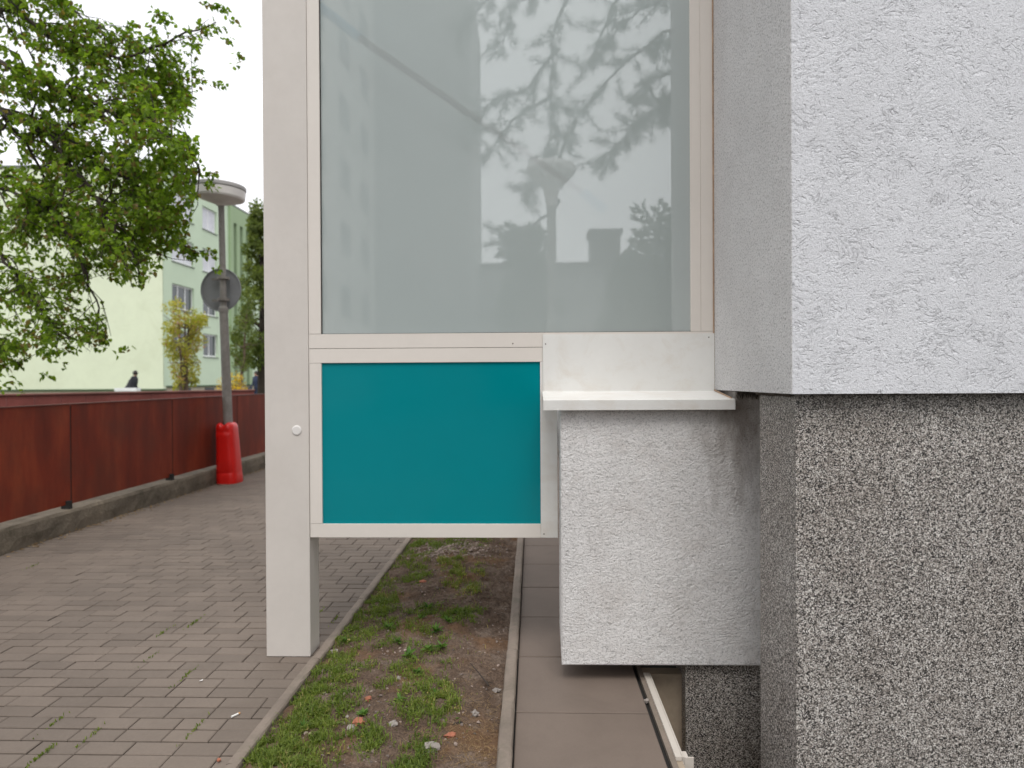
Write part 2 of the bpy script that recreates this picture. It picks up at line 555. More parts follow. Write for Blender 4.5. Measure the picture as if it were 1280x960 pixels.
def boxo(name, x0, x1, y0, y1, z0, z1, m, parent=None, bevel=0.0):
    b = MB()
    b.box(x0, x1, y0, y1, z0, z1)
    return b.build(name, m, parent, bevel)


def grid_mesh(x0, x1, y0, y1, nx, ny, zf):
    xs = np.linspace(x0, x1, nx)
    ys = np.linspace(y0, y1, ny)
    vs = [(x, y, zf(x, y)) for y in ys for x in xs]
    fs = [(j * nx + i, j * nx + i + 1, (j + 1) * nx + i + 1, (j + 1) * nx + i) for j in range(ny - 1) for i in range(nx - 1)]
    b = MB()
    b.mesh(vs, fs)
    return b


def leaf(b, p, d, up, ln, w, r):
    """one ovate folded leaf at p along d"""
    d = d.normalized()
    sd = d.cross(up)
    if sd.length < 1e-3:
        sd = Vector((1, 0, 0))
    sd.normalize()
    n = sd.cross(d)
    q = [p, p + d * ln * .3 + sd * w * .5 + n * w * .16, p + d * ln * .68 + sd * w * .36 + n * w * .1 - n * ln * .05,
         p + d * ln - n * ln * .16, p + d * ln * .68 - sd * w * .36 + n * w * .1 - n * ln * .05, p + d * ln * .3 - sd * w * .5 + n * w * .16]
    b.mesh(q, [(0, 1, 2, 3), (3, 4, 5, 0)], r)


def rv(s=1.0):
    return Vector((random.gauss(0, s), random.gauss(0, s), random.gauss(0, s)))


# ------------------------------------------------------------------ world and sun
w = bpy.data.worlds.new('World')
S.world = w
w.use_nodes = True
nt = w.node_tree
bg = nt.nodes['Background']
sky = N(nt, 'ShaderNodeTexSky')
sky.sky_type = 'NISHITA'
sky.sun_disc = False
SUN_EL, SUN_AZ = 60, 176          # azimuth measured from +Y clockwise
sky.sun_elevation = R(SUN_EL)
sky.sun_rotation = R(SUN_AZ)
sky.air_density = 1.0
sky.dust_density = 4.0
hsv = N(nt, 'ShaderNodeHueSaturation', Saturation=0.10, Value=1.0)
L(nt, sky.outputs[0], hsv.inputs['Color'])
# overcast: the cloud layer evens the sky out
cl = mixc(nt, 0.72, hsv.outputs[0], (9.6, 9.75, 10.1))
L(nt, cl, bg.inputs['Color'])
bg.inputs['Strength'].default_value = 0.14
sd = bpy.data.lights.new('sun', 'SUN')
sd.energy = 1.25
sd.angle = R(28)
sd.color = (1.0, 0.97, 0.93)
so = bpy.data.objects.new('sun', sd)
COL.objects.link(so)
az = R(SUN_AZ)
sdir = Vector((math.sin(az) * math.cos(R(SUN_EL)), math.cos(az) * math.cos(R(SUN_EL)), math.sin(R(SUN_EL))))
so.rotation_euler = sdir.to_track_quat('Z', 'Y').to_euler()
so.location = (0, -5, 20)
S.view_settings.view_transform = 'Standard'
S.view_settings.look = 'None'
S.view_settings.exposure = 0.26
S.view_settings.gamma = 1.0
S.cycles.max_bounces = 8
S.cycles.transparent_max_bounces = 16
S.cycles.use_denoising = True

# ------------------------------------------------------------------ ground
PIT = (0.588, 1.60, 2.45, 3.51)      # light well hole
gb = MB()
BIG = 900
z = -0.03
gb.face([(-BIG, -BIG, z), (BIG, -BIG, z), (BIG, PIT[2], z), (-BIG, PIT[2], z)])
gb.face([(-BIG, PIT[3], z), (BIG, PIT[3], z), (BIG, BIG, z), (-BIG, BIG, z)])
gb.face([(-BIG, PIT[2], z), (PIT[0], PIT[2], z), (PIT[0], PIT[3], z), (-BIG, PIT[3], z)])
gb.face([(PIT[1], PIT[2], z), (BIG, PIT[2], z), (BIG, PIT[3], z), (PIT[1], PIT[3], z)])
tag(gb.build('ground', M['asphalt']), 'dark asphalt ground around the buildings', kind='structure')

XL0, XK = -4.63, -1.195              # pavers run between low wall and edging


def slope(y):                        # the path lines are true to the Y axis
    return 0.0


jb = MB()
jb.face([(XL0, -3, -0.0135), (XK, -3, -0.0135), (XK, 34, -0.0135), (XL0, 34, -0.0135)])
tag(jb.build('path_bed', M['joint']), 'dark sandy joints between the path pavers', kind='structure')
pb = MB()
PW, PL = 0.1, 0.2
j = 0
y = -3.0
wav = lambda x, yy: 0.006 * noise.noise(Vector((x * 0.8, yy * 0.8, 3.1))) - 0.002
while y < 34:
    off = 0.1 * ((j // 2) % 2) + 0.03
    x = XL0 - off
    while x < XK:
        xa, xb = max(x, XL0) + .0012 + random.uniform(0, .0016), min(x + PL, XK) - .0012 - random.uniform(0, .0016)
        if xb - xa > 0.03:
            ya, yb = y + .0036 + random.uniform(0, .002), y + PW - .0036 - random.uniform(0, .0024)
            cx, cy = (xa + xb) / 2, (ya + yb) / 2
            h = wav(cx, cy) + random.gauss(0, .0009)
            tx, ty = random.gauss(0, .005), random.gauss(0, .007)
            e = .0045
            zf = lambda X, Y, d: h + (X - cx) * tx + (Y - cy) * ty - d
            o4 = [(xa, ya), (xb, ya), (xb, yb), (xa, yb)]
            i4 = [(xa + e, ya + e), (xb - e, ya + e), (xb - e, yb - e), (xa + e, yb - e)]
            vs = [(X, Y, -.02) for X, Y in o4] + [(X, Y, zf(X, Y, .0035)) for X, Y in o4] + [(X, Y, zf(X, Y, 0)) for X, Y in i4]
            fs = [(8, 9, 10, 11)]
            for k in range(4):
                k2 = (k + 1) % 4
                fs += [(k, k2, 4 + k2, 4 + k), (4 + k, 4 + k2, 8 + k2, 8 + k)]
            pb.mesh(vs, fs, random.random())
        x += PL
    y += PW
    j += 1
tag(pb.build('pavement', M['paver']), 'brown grey block paved path in paired rows', kind='structure')


# moss in the joints
mo = MB()
for (px, py, n) in [(243, 778, 50), (232, 845, 45), (205, 790, 30), (188, 822, 22), (240, 915, 30), (50, 945, 60), (115, 918, 30), (40, 708, 20), (70, 902, 25),
                    (385, 835, 30), (374, 858, 26), (418, 775, 22), (400, 765, 20), (352, 905, 20)]:
    c = at_z(px, py, 0)
    for k in range(n):
        t = random.gauss(0, 1)
        p = Vector((c.x + random.gauss(0, .004), c.y + t * .05, -.004))
        d = Vector((random.gauss(0, .5), random.gauss(0, .5), 1))
        leaf(mo, p, d, rv(), random.uniform(.008, .02), .006, random.random() * .85)
tag(mo.build('moss', M['grass']), 'green moss tufts in joints of the paved path', kind='stuff')


def edging(name, x0, x1, z1, ys, label):
    b = MB()
    for i in range(len(ys) - 1):
        ya, yb = ys[i] + .002, ys[i + 1] - .002
        e = .012
        j1 = random.gauss(0, .002)
        prof = [(x0, -.15), (x0, z1 - e), (x0 + e * .4, z1 - e * .3), (x0 + e * 1.2, z1), (x1 - e * 1.2, z1), (x1 - e * .4, z1 - e * .3), (x1, z1 - e), (x1, -.15)]
        n = 14
        vs = []
        for s in range(n + 1):
            yy = ya + (yb - ya) * s / n
            for (X, Z) in prof:
                vs.append((X + j1 + random.gauss(0, .0009), yy, Z + random.gauss(0, .0009)))
        m_ = len(prof)
        fs = [(s * m_ + k, s * m_ + k + 1, (s + 1) * m_ + k + 1, (s + 1) * m_ + k) for s in range(n) for k in range(m_ - 1)]
        fs += [tuple(range(m_)), tuple(n * m_ + k for k in range(m_))[::-1]]
        b.mesh(vs, fs)
    return tag(b.build(name, M['edging']), label, kind='structure')


edging('kerb', -1.193, -1.138, .022, [0.6 + k for k in range(-4, 30)], 'narrow concrete edging between paved path and planting bed')
edging('kerb', -0.145, -0.085, .030, [3.72 + k for k in range(-6, 28)], 'rounded concrete edging between soil and slab path')

# planting bed
BX0, BX1 = -1.139, -0.143


def soil_z(x, yy):
    u = (x - BX0) / (BX1 - BX0)
    return -0.006 + 0.035 * math.sin(math.pi * u) * 0.8 + 0.022 * noise.noise(Vector((x * 4, yy * 4, 0))) + 0.014 * noise.noise(Vector((x * 14, yy * 14, 5))) \
        + 0.011 * noise.noise(Vector((x * 34, yy * 34, 9))) + 0.005 * noise.noise(Vector((x * 85, yy * 85, 2)))


sb = grid_mesh(BX0, BX1, 1.9, 8.0, 130, 760, soil_z)
tag(sb.build('ground', M['soil'], smooth=True), 'bare brown soil of the narrow planting bed', kind='structure')
sb2 = grid_mesh(BX0, BX1, 8.0, 28.0, 20, 200, soil_z)
tag(sb2.build('ground', M['soil'], smooth=True), 'far stretch of soil in the planting bed', kind='structure')

# slab path
s1 = MB()
ys = [1.07 - 3.1 + 0.62 * k for k in range(-1, 40)]
k0 = at_z(760, 891, 0).y
ys = [k0 + 0.62 * k for k in range(-9, 36)]
for a_, b_ in zip(ys[:-1], ys[1:]):
    h = random.gauss(0, .0012)
    x0, x1, ya, yb, e = -.079, .517, a_ + .0045, b_ - .0045, .004
    vs = [(x0, ya, -.05), (x1, ya, -.05), (x1, yb, -.05), (x0, yb, -.05), (x0, ya, h - e), (x1, ya, h - e), (x1, yb, h - e), (x0, yb, h - e),
          (x0 + e, ya + e, h), (x1 - e, ya + e, h), (x1 - e, yb - e, h), (x0 + e, yb - e, h)]
    fs = [(8, 9, 10, 11)]
    for k in range(4):
        k2 = (k + 1) % 4
        fs += [(k, k2, 4 + k2, 4 + k), (4 + k, 4 + k2, 8 + k2, 8 + k)]
    s1.mesh(vs, fs, random.random())
tag(s1.build('path', M['slab']), 'square concrete slab path along the building', kind='structure')
st = MB()
st.box(.538, .561, -3, 26, -.10, -.004)
dg_ = MB()  # near-black sheet: its colour stands in for shade down the gap and joints
dg_.face([(-.09, -3, -.026), (.545, -3, -.026), (.545, 26, -.026), (-.09, 26, -.026)])
tag(dg_.build('path_joint', M['gap']), 'dark sheet painted as deep shade in the drainage gap and slab joints', kind='structure')
tag(st.build('path_edge_strip', M['edging']), 'narrow concrete strip beside the dark drainage gap', kind='structure')

# light well under the box
lw = thing('light_well', (0.9, 3.0, 0), 'basement light well with pale metal edge frame beside the speckled plinth', 'light well')
b = MB()
b.box(.562, PIT[0], PIT[2], PIT[3] - .003, -.75, -.012)
b.box(.562, PIT[1], PIT[3] + .001, PIT[3] + .08, -.75, -.012)
b.box(.562, PIT[1], PIT[2] - .06, PIT[2] - .002, -.75, -.032)
b.box(.562, PIT[1], PIT[2], PIT[3], -.80, -.752)
b.build('well_wall', M['wellwall'], lw)
b = MB()
yn = at_z(846, 948, 0).y
b.box(.560, .586, yn, PIT[3] - .02, -.010, .006)
b.box(.587, .593, yn, PIT[3] - .02, -.045, .006)
b.box(.594, .632, yn, yn + .006, -.045, .004)
b.box(.594, .612, yn + .0075, yn + .05, -.010, .002)
b.build('edge_frame', M['wellframe'], lw, bevel=.0008)

# ------------------------------------------------------------------ the near building
bd = thing('apartment_building', (3, 8, 0), 'near building corner with rough white render above a black and white speckled plinth', 'building')
YS = 2.59
XS = at_y(989, 250, YS).x
YF = 3.675
zs = at_y(1100, 492, YS).z
b = MB()
# upper wall: front (coarse) and side (fine) faces with a rounded arris
nseg = 5
rad = .006
pr = [(9.0, YS)] + [(XS + rad - rad * math.sin(t), YS + rad - rad * math.cos(t)) for t in [math.pi / 2 * k / nseg for k in range(nseg + 1)]] + [(XS, 22.0)]
nz = 2


def wall_strip(name, pts, z0, z1, m, label):
    bb = MB()
    vs, fs = [], []
    for (X, Y) in pts:
        vs += [(X, Y, z0), (X, Y, z1)]
    for i in range(len(pts) - 1):
        fs.append((2 * i, 2 * i + 2, 2 * i + 3, 2 * i + 1))
    bb.mesh(vs, fs)
    return bb


zt = 11.0
bb = wall_strip('f', pr[:nseg - 1], zs, zt, None, None)
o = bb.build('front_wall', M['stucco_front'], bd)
o['label'] = 'coarse white render facing the viewer'
bb = wall_strip('s', pr[nseg - 2:], zs, zt, None, None)
bb.face([(9, YS, zs), (XS, YS + rad, zs), (XS, 22, zs), (9, 22, zs)])
bb.face([(9, YS, zt), (XS, YS + rad, zt), (XS, 22, zt), (9, 22, zt)])
bb.face([(9, 22, zs), (9, 22, zt), (XS, 22, zt), (XS, 22, zs)])
bb.face([(9, YS, zs), (9, YS, zt), (9, 22, zt), (9, 22, zs)])
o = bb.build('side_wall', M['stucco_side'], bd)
o['label'] = 'finer greyer render on the return beside the glass'
# plinth
YP = YS + .045
XP = at_y(995, 720, YP).x
b = MB()
b.box(XP, 9.0, YP, 3.045, -.9, zs + .03)
b.box(1.36, 9.0, 3.045, 22, -.9, zs + .03)
o = b.build('plinth', M['granite'], bd)
YG = 3.425
xg = at_y(857, 890, YG).x
b = MB()
b.box(xg, 1.359, YG, 3.95, -.9, .10)
o = b.build('plinth_step', M['granite'], bd)
# crumbly mortar bed under the render edge
b = MB()
random.seed(5)


def rough_strip(p0, p1, n, h, dep, nrm):
    p0, p1 = Vector(p0), Vector(p1)
    vs, fs = [], []
    for i in range(n + 1):
        p = p0.lerp(p1, i / n)
        hh = h * random.uniform(.5, 1.3)
        dd = dep * random.uniform(.4, 1.2)
        for q in (p + nrm * .0, p + nrm * dd + Vector((0, 0, -hh * .2)), p + nrm * dd * .8 + Vector((0, 0, -hh * .7)), p + Vector((0, 0, -hh))):
            vs.append(q + Vector((random.gauss(0, .0008), random.gauss(0, .0008), random.gauss(0, .0008))))
    for i in range(n):
        for k in range(3):
            fs.append((i * 4 + k, (i + 1) * 4 + k, (i + 1) * 4 + k + 1, i * 4 + k + 1))
    b.mesh(vs, fs)


rough_strip((XP - .001, 2.64, zs + .002), (XP - .001, 3.05, zs + .002), 90, .014, .022, Vector((-1, 0, 0)))
rough_strip((XP - .0, YP - .001, zs + .002), (4.0, YP - .001, zs + .002), 420, .008, .018, Vector((0, -1, 0)))
rough_strip((1.0, 3.378, zs + .016), (1.20, 3.378, zs + .012), 60, .050, .016, Vector((0, -1, 0)))
rough_strip((1.145, 3.374, zs - .02), (1.145, 3.374, 0.08), 4, .01, .004, Vector((0, -1, 0)))
b.build('mortar_joint', M['mortar'], bd)

# grey rendered box
bx = thing('insulated_box', (0.75, 3.6, 0.08), 'grey rendered box hanging below the white window ledge beside the plinth', 'wall box')
YB = 3.385
xa = at_y(701.5, 680, YB).x
zb0 = at_y(830, 832.5, YB).z
zb1 = at_y(800, 505, YB).z
me = bpy.data.meshes.new('rendered_box')
bm = bmesh.new()
prof = [(xa, zb0), (1.345, zb0 + .004), (1.345, zs - .004), (1.0, zs - .004), (1.0, zb1), (xa, zb1)]
vf = [bm.verts.new((X, YB, Z)) for X, Z in prof]
vb = [bm.verts.new((X + (.012 if X < .5 else 0), 3.95, Z)) for X, Z in prof]
bm.faces.new(vf)
bm.faces.new(vb[::-1])
for k in range(6):
    bm.faces.new((vf[k], vb[k], vb[(k + 1) % 6], vf[(k + 1) % 6]))
bmesh.ops.recalc_face_normals(bm, faces=bm.faces)
bmesh.ops.bevel(bm, geom=[e for e in bm.edges if all(abs(v.co.y - YB) < 1e-5 for v in e.verts)], offset=.006, segments=3, affect='EDGES')
bm.to_mesh(me)
bm.free()
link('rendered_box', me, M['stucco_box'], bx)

# ------------------------------------------------------------------ glazed entrance screen
sc = thing('entrance_screen', (-0.3, YF, 0), 'cream aluminium entrance screen with frosted glass above a teal panel', 'glazed screen')


def FX(px, py):
    return at_y(px, py, YF).x


def FZ(py, px):
    return at_y(px, py, YF).z


ZT = 4.3
G = .0012
zbot = FZ(672, 540)
# post
x0, x1 = FX(329.5, 420), FX(384.5, 400)
px0, px1 = at_y(333, 824, YF - .004).x, at_y(388.5, 824, YF - .004).x
x0 = (FX(328, 0) + px0) / 2
x1 = (FX(383, 100) + px1) / 2
boxo('post', x0, x1, YF - .004, YF + .155, .001, ZT, M['cream_grey'], sc, .0018)
b = MB()
c = at_y(371, 538, YF - .004)
b.lathe((0, 0, 0), [(0, .006), (.021, .006), (.026, .004), (.0275, 0)], 32, Matrix.Rotation(R(90), 3, 'X'))
for i, v in enumerate(b.v):
    b.v[i] = (v[0] + c.x, v[1] + c.y, v[2] + c.z)
b.build('cap', M['cap'], sc, smooth=False)
xs0, xs1 = x1 + G, FX(401, 400)                    # left stile
xg1 = FX(863.5, 300)                               # glass right edge
xr1 = FX(893, 300)
zg0 = FZ(416, 632)
z_r1 = FZ(435, 540)
z_r2 = FZ(453, 540)
zt0 = FZ(655, 540)
xp1 = FX(675.5, 560)
xf1 = FX(697, 600)
boxo('dark_core', xs0 + .004, xr1 - .004, YF + .012, YF + .05, z_r2 + .004, zg0 - .004, M['gap'], sc)
boxo('stile', xs0, xs1, YF, YF + .06, zg0 + G, ZT, M['cream'], sc, .001)
boxo('stile', xs0 + .001, xs1 + .001, YF, YF + .06, zt0 + G, z_r2 - G, M['cream'], sc, .001)
boxo('rail', xs0, xr1, YF, YF + .06, z_r1 + G, zg0 - G * .0, M['cream'], sc, .001)
boxo('rail', xs0, xr1, YF + .0006, YF + .06, z_r2, z_r1 - G * .6, M['cream'], sc, .001)
boxo('rail', xs0 + .001, xp1 - .0, YF, YF + .06, zbot, zt0, M['cream'], sc, .001)
boxo('stile', xp1 + G * .5, xf1, YF + .0004, YF + .06, zbot, z_r2 - G, M['white_sheet'], sc, .001)
# right stile: stepped profile
xm = xg1 + (xr1 - xg1) * .42
boxo('stile', xg1, xm, YF + .004, YF + .06, zg0 + G, ZT, M['cream'], sc, .001)
boxo('stile', xm + G * .5, xr1 - .006, YF, YF + .06, zg0 + G, ZT, M['cream'], sc, .001)
boxo('sealant', xr1 - .0055, XS - .0005, YF + .004, YF + .02, zb1 + .06, ZT, M['seal'], sc)
# teal panel and glass
boxo('panel', xs1 - .01, xp1 + .01, YF + .011, YF + .03, zt0 - .01, z_r2 + .01, M['teal'], sc)
b = MB()
b.face([(xs1 - .012, YF + .016, zg0 - .012), (xg1 + .012, YF + .016, zg0 - .012), (xg1 + .012, YF + .016, ZT), (xs1 - .012, YF + .016, ZT)])
b.build('glass_pane', M['pane'], sc)
boxo('gasket', xs1 - .001, xs1 + .004, YF + .009, YF + .015, zg0, ZT, M['gap'], sc)
boxo('gasket', xs1 + .0045, xg1 - .0005, YF + .009, YF + .015, zg0 - .001, zg0 + .0028, M['gap'], sc)
boxo('fabric_blind', xs1 - .16, xr1, YF + .28, YF + .295, zg0 - .05, ZT, M['blind'], sc)
boxo('head_rail', x0, xr1, YF, YF + .15, ZT + .002, ZT + .2, M['cream'], sc, .002)
# apron sheet and ledge
xa0, xa1 = FX(678.5, 450), FX(893, 450)
za0 = FZ(489, 780)
boxo('apron_panel', xa0, xa1 - .002, YF - .010, YF - .002, za0 - .004, FZ(417.5, 780), M['white_sheet'], sc, .001)
b = MB()
YL = 3.335
zl = at_y(780, 499.5, YL).z
zl2 = at_y(780, 512.5, YL).z
xe0, xe1 = xa0 - .004, XS + .010
cs = [(YF - .0105, za0 + .004), (YF - .012, za0 - .001), (YL + .004, zl + .001), (YL, zl - .002), (YL - .001, zl2), (YL + .004, zl2), (YL + .005, zl - .006), (YF - .012, za0 - .006)]
vs = [(xe0, Y, Z) for Y, Z in cs] + [(xe1, Y, Z) for Y, Z in cs]
n = len(cs)
fs = [(k, (k + 1) % n, n + (k + 1) % n, n + k) for k in range(n)]
fs += [tuple(range(n)), tuple(range(n, 2 * n))[::-1]]
b.mesh(vs, fs)
b.build('ledge', M['white_sheet'], sc)
b = MB()
b.tube([(XS - .0035, YF - .0045, za0 + .01), (XS - .0035, YF - .0045, ZT)], [.0045, .0045], 6)
b.tube([(XS - .004, YF - .014, za0 + .004), (XS - .004, YL + .02, zl + .005)], [.004, .004], 6)
b.tube([(xa1 - .004, YF - .006, za0 + .01), (xa1 - .004, YF - .006, FZ(417.5, 780))], [.003, .003], 6)
b.build('sealant', M['seal'], sc)
for (px, py, yy) in [(682, 430, YF - .0105), (886, 421.5, YF - .0105), (680, 667.5, YF - .0), (641, 429.5, YF)]:
    c = at_y(px, py, yy)
    b = MB()
    b.lathe((0, 0, 0), [(0, .0022), (.0022, .0022), (.0034, .0008), (.0036, 0)], 12, Matrix.Rotation(R(90), 3, 'X'))
    b.v = [(v[0] + c.x, v[1] + c.y, v[2] + c.z) for v in b.v]
    b.build('screw', M['screw'], sc)

# stick with blue ends leaning behind the frosted glass
pa = at_y(392, 2, YF + .06)
pm1 = at_y(450, 48, YF + .06)
pm2 = at_y(728, 240, YF + .06)
pz = at_y(757, 263, YF + .06)
st = thing('pole', pa, 'dark stick with blue ends leaning diagonally behind the frosted glass', 'stick')
b = MB()
b.tube([pm1, pm2], [.020, .016], 10)
b.build('shaft', M['stick'], st)
for p, q in ((pa, pm1), (pm2, pz)):
    b = MB()
    b.tube([p, q], [.026, .026], 10)
    b.build('blue_end', M['bluetape'], st)

# ------------------------------------------------------------------ fence and low wall
XW = -4.64
fl = thing('low_wall', (XW, 8, 0), 'weathered concrete low wall under the near rusty red fence', 'low wall')
b = MB()
random.seed(3)
n = 260
vs, fs = [], []
prof = [(XW, -.1), (XW, .02), (XW + .004, .10), (XW, .19), (XW - .012, .218), (XW - .12, .222), (XW - .30, .222), (XW - .30, -.1)]
for i in range(n + 1):
    yy = 2.0 + 26 * i / n
    for (X, Z) in prof:
        nn = noise.noise(Vector((X * 9, yy * 5, Z * 9)))
        vs.append((X + nn * .010 + random.gauss(0, .002), yy, Z + .006 * noise.noise(Vector((yy * 6, X * 5, 2)))))
m_ = len(prof)
fs = [(i * m_ + k, (i + 1) * m_ + k, (i + 1) * m_ + k + 1, i * m_ + k + 1) for i in range(n) for k in range(m_ - 1)]
b.mesh(vs, fs)
b.build('wall_body', M['oldconc'], fl)
XFN = XW - .085
fn = thing('metal_fence', (XFN, 8, .2), 'near fence of rusty dark red steel panels on the concrete low wall', 'fence')
def at_x(px, py, x):
    d = ray(px, py)
    return CAM + d * (x / d.x)


sm_a, sm_b = at_x(88, 560, XFN).y, at_x(215, 540, XFN).y
seams = [sm_a + (sm_b - sm_a) * k for k in range(-3, 11)]
ztop = 1.285
for a_, b_ in zip(seams[:-1], seams[1:]):
    pn = boxo('panel', XFN, XFN + .006, a_ + .012, b_ - .012, .258, ztop - .012, M['rust'], fn, .001)
for s in seams:
    boxo('post', XFN - .03, XFN + .002, s - .02, s + .02, .20, ztop - .02, M['post'], fn, .002)
    b = MB()
    b.box(XFN - .04, XFN + .05, s - .09, s - .05, .215, .30)
    b.build('foot', M['gap'], fn)
boxo('top_rail', XFN - .035, XFN + .016, seams[0], seams[-1], ztop - .011, ztop, M['rail'], fn, .002)

# far fence across the ramp
q0 = at_y(0, 491, 12.2)
q1 = at_y(318, 486.5, 17.5)
q0 = q0 + (q0 - q1) * .8
ff = thing('metal_fence', (q0 + q1) / 2 * 1.0, 'faded pinkish red panel fence behind the near fence', 'fence')
d = (q1 - q0)
d.z = 0
ln = d.length
d.normalize()
nn = Vector((-d.y, d.x, 0))
zt_ = 1.28
npn = int(ln / .46)
for k in range(npn):
    b = MB()
    p = q0 + d * (k * ln / npn + .005)
    q = q0 + d * ((k + 1) * ln / npn - .005)
    pts = [(p.x, p.y), (q.x, q.y), (q.x + nn.x * .02, q.y + nn.y * .02), (p.x + nn.x * .02, p.y + nn.y * .02)]
    vs = [(X, Y, .25) for X, Y in pts] + [(X, Y, zt_ - .03) for X, Y in pts]
    b.mesh(vs, [(0, 1, 2, 3), (7, 6, 5, 4), (0, 4, 5, 1), (1, 5, 6, 2), (2, 6, 7, 3), (3, 7, 4, 0)])
    b.build('panel', M['rust_far'], ff)
b = MB()
b.tube([Vector((q0.x, q0.y, zt_ - .012)), Vector((q1.x, q1.y, zt_ - .012))], [.028, .028], 8)
b.build('top_rail', M['rail'], ff)
b = MB()
pts = [q0 + nn * .03, q1 + nn * .03, q1 + nn * .05, q0 + nn * .05]
vs = [(p.x, p.y, .0) for p in pts] + [(p.x, p.y, .24) for p in pts]
b.mesh(vs, [(0, 1, 2, 3), (7, 6, 5, 4), (0, 4, 5, 1), (1, 5, 6, 2), (2, 6, 7, 3), (3, 7, 4, 0)])
b.build('base', M['oldconc'], ff)

# ------------------------------------------------------------------ street lamp with sign and red guard
lb = at_z(287, 598, 0)
YLP = 10.03


def lamp_x(px, py):
    return at_y(px, py, YLP)


lp0 = lamp_x(288, 596)
lp1 = lamp_x(279.5, 388)
lp2 = lamp_x(276.5, 256)
lmp = thing('street_lamp', (lp0.x, YLP, 0), 'weathered grey street lamp with flat round head beside the red fence', 'street lamp')
b = MB()
b.tube([Vector((lp0.x, YLP, -.02)), lp1], [.070, .061], 20)
b.build('pole', M['lamp_pole'], lmp, smooth=False)
b = MB()
b.tube([lp1 + Vector((0, 0, -.03)), lp1 + Vector((0, 0, .03)), lp1 + Vector((0, 0, .06))], [.069, .069, .05], 20)
b.build('collar', M['lamp_pole'], lmp)
b = MB()
b.tube([lp1 + Vector((0, 0, .03)), lp2], [.048, .043], 16)
b.build('upper_pole', M['lamp_pole'], lmp)
hc = lamp_x(276, 244)
tl = Matrix.Rotation(R(3.5), 3, 'Y')
b = MB()
b.lathe(hc, [(.045, -.165), (.075, -.14), (.20, -.10), (.318, -.062), (.332, -.052), (.342, -.03), (.346, .075)], 96, tl)
b.build('lamp_shade', M['lamp_head'], lmp)
b = MB()
b.lathe(hc, [(.335, .076), (.335, .088), (.352, .092), (.352, .135), (.34, .148), (.18, .165), (.0, .17)], 96, tl)
b.build('lid', M['lamp_lid'], lmp)

# round sign seen from behind, strapped to the pole
sg = at_y(276.5, 362.5, YLP + .16)
sgn = thing('traffic_sign', sg, 'grey back of a round traffic sign clamped to the lamp post', 'traffic sign')
b = MB()
rot = Matrix.Rotation(R(-6), 3, 'Z') @ Matrix.Rotation(R(90), 3, 'X')
b.lathe(sg, [(0, .0), (.305, .0), (.312, .002), (.317, .018), (.325, .018), (.326, .0), (.32, -.008), (0, -.008)], 56, rot)
b.build('disc', M['sign_back'], sgn)
for dz in (.155, -.165):
    b = MB()
    c = Vector((lp1.x, YLP, sg.z + dz))
    x_ = sg.x + .02
    b.box(x_ - .13, x_ + .13, YLP + .085, YLP + .12, c.z - .016, c.z + .016)
    b.tube([Vector((lp1.x - .0, YLP, c.z - .018)), Vector((lp1.x, YLP, c.z + .018))], [.085, .085], 18)
    b.build('bracket', M['lamp_pole'], sgn)

# red plastic guard
rg = thing('pole_guard', (lp0.x, YLP, 0), 'bright red plastic guard wrapped around the foot of the lamp post', 'pole guard')
b = MB()
n = 72
prof = [(0, 1.0), (.02, 1.015), (.10, 1.0), (.15, .985), (.165, .975), (.18, .975), (.195, .975), (.4, .935), (.6, .90), (.74, .875), (.79, .865), (.82, .86), (.85, .855), (.88, .85), (.91, .84), (.94, .81), (.965, .75), (.985, .64), (.995, .45)]
H_ = .90
vs, fs = [], []
cx0 = lamp_x(287.5, 596).x
cx1 = lamp_x(283.5, 535).x
for (t, s) in prof:
    for k in range(n):
        a = 2 * math.pi * k / n
        ca, sa = math.cos(a), math.sin(a)
        ex = .55
        X = math.copysign(abs(ca) ** ex, ca) * .153 * s
        Y = math.copysign(abs(sa) ** ex, sa) * .19 * s
        zz = t * H_
        if t > .84:      # two shoulders with a notch between, ribs over the dents
            zz -= .045 * math.exp(-(X / .03) ** 2) * (t - .8) / .2
        dent = 1.0
        if Y < 0:
            dent -= .10 * math.exp(-((t - .845) / .028) ** 2) * math.exp(-((abs(X) - .06) / .035) ** 2)
            dent -= .05 * math.exp(-((t - .18) / .012) ** 2) * (1 if abs(X) < .12 else 0)
            dent += .05 * math.exp(-((t - .80) / .025) ** 2)
        vs.append((cx0 + (cx1 - cx0) * t + X, YLP + Y * dent, zz))
for i in range(len(prof) - 1):
    for k in range(n):
        fs.append((i * n + k, i * n + (k + 1) % n, (i + 1) * n + (k + 1) % n, (i + 1) * n + k))
b.mesh(vs, fs)
o = b.build('shell', M['redplastic'], rg, smooth=True)

# ------------------------------------------------------------------ pale green apartment block
YGB = 39.85
cr = at_y(204, 400, YGB)
XC = cr.x
gbd = thing('apartment_building', (XC - 6, YGB + 20, 0), 'pale green four storey apartment block beyond the red fences', 'building')
ZR = at_y(263, 241, 45.7).z
b = MB()
b.box(XC - 14, XC - .02, YGB, YGB + .3, 1.09, ZR)
o = b.build('gable_wall', M['gable'], gbd)
o['label'] = 'windowless pale yellow green gable wall'


def fac_y(px):          # depth along the facade plane X = XC for a pixel column
    lo, hi = YGB, 140
    for _ in range(50):
        m2 = (lo + hi) / 2
        d = ray(px, 470)
        if CAM.x + d.x * (m2 / d.y) > XC:
            lo = m2
        else:
            hi = m2
    return lo


def fac_z(px, py):
    yy = fac_y(px)
    return at_y(px, py, yy).z


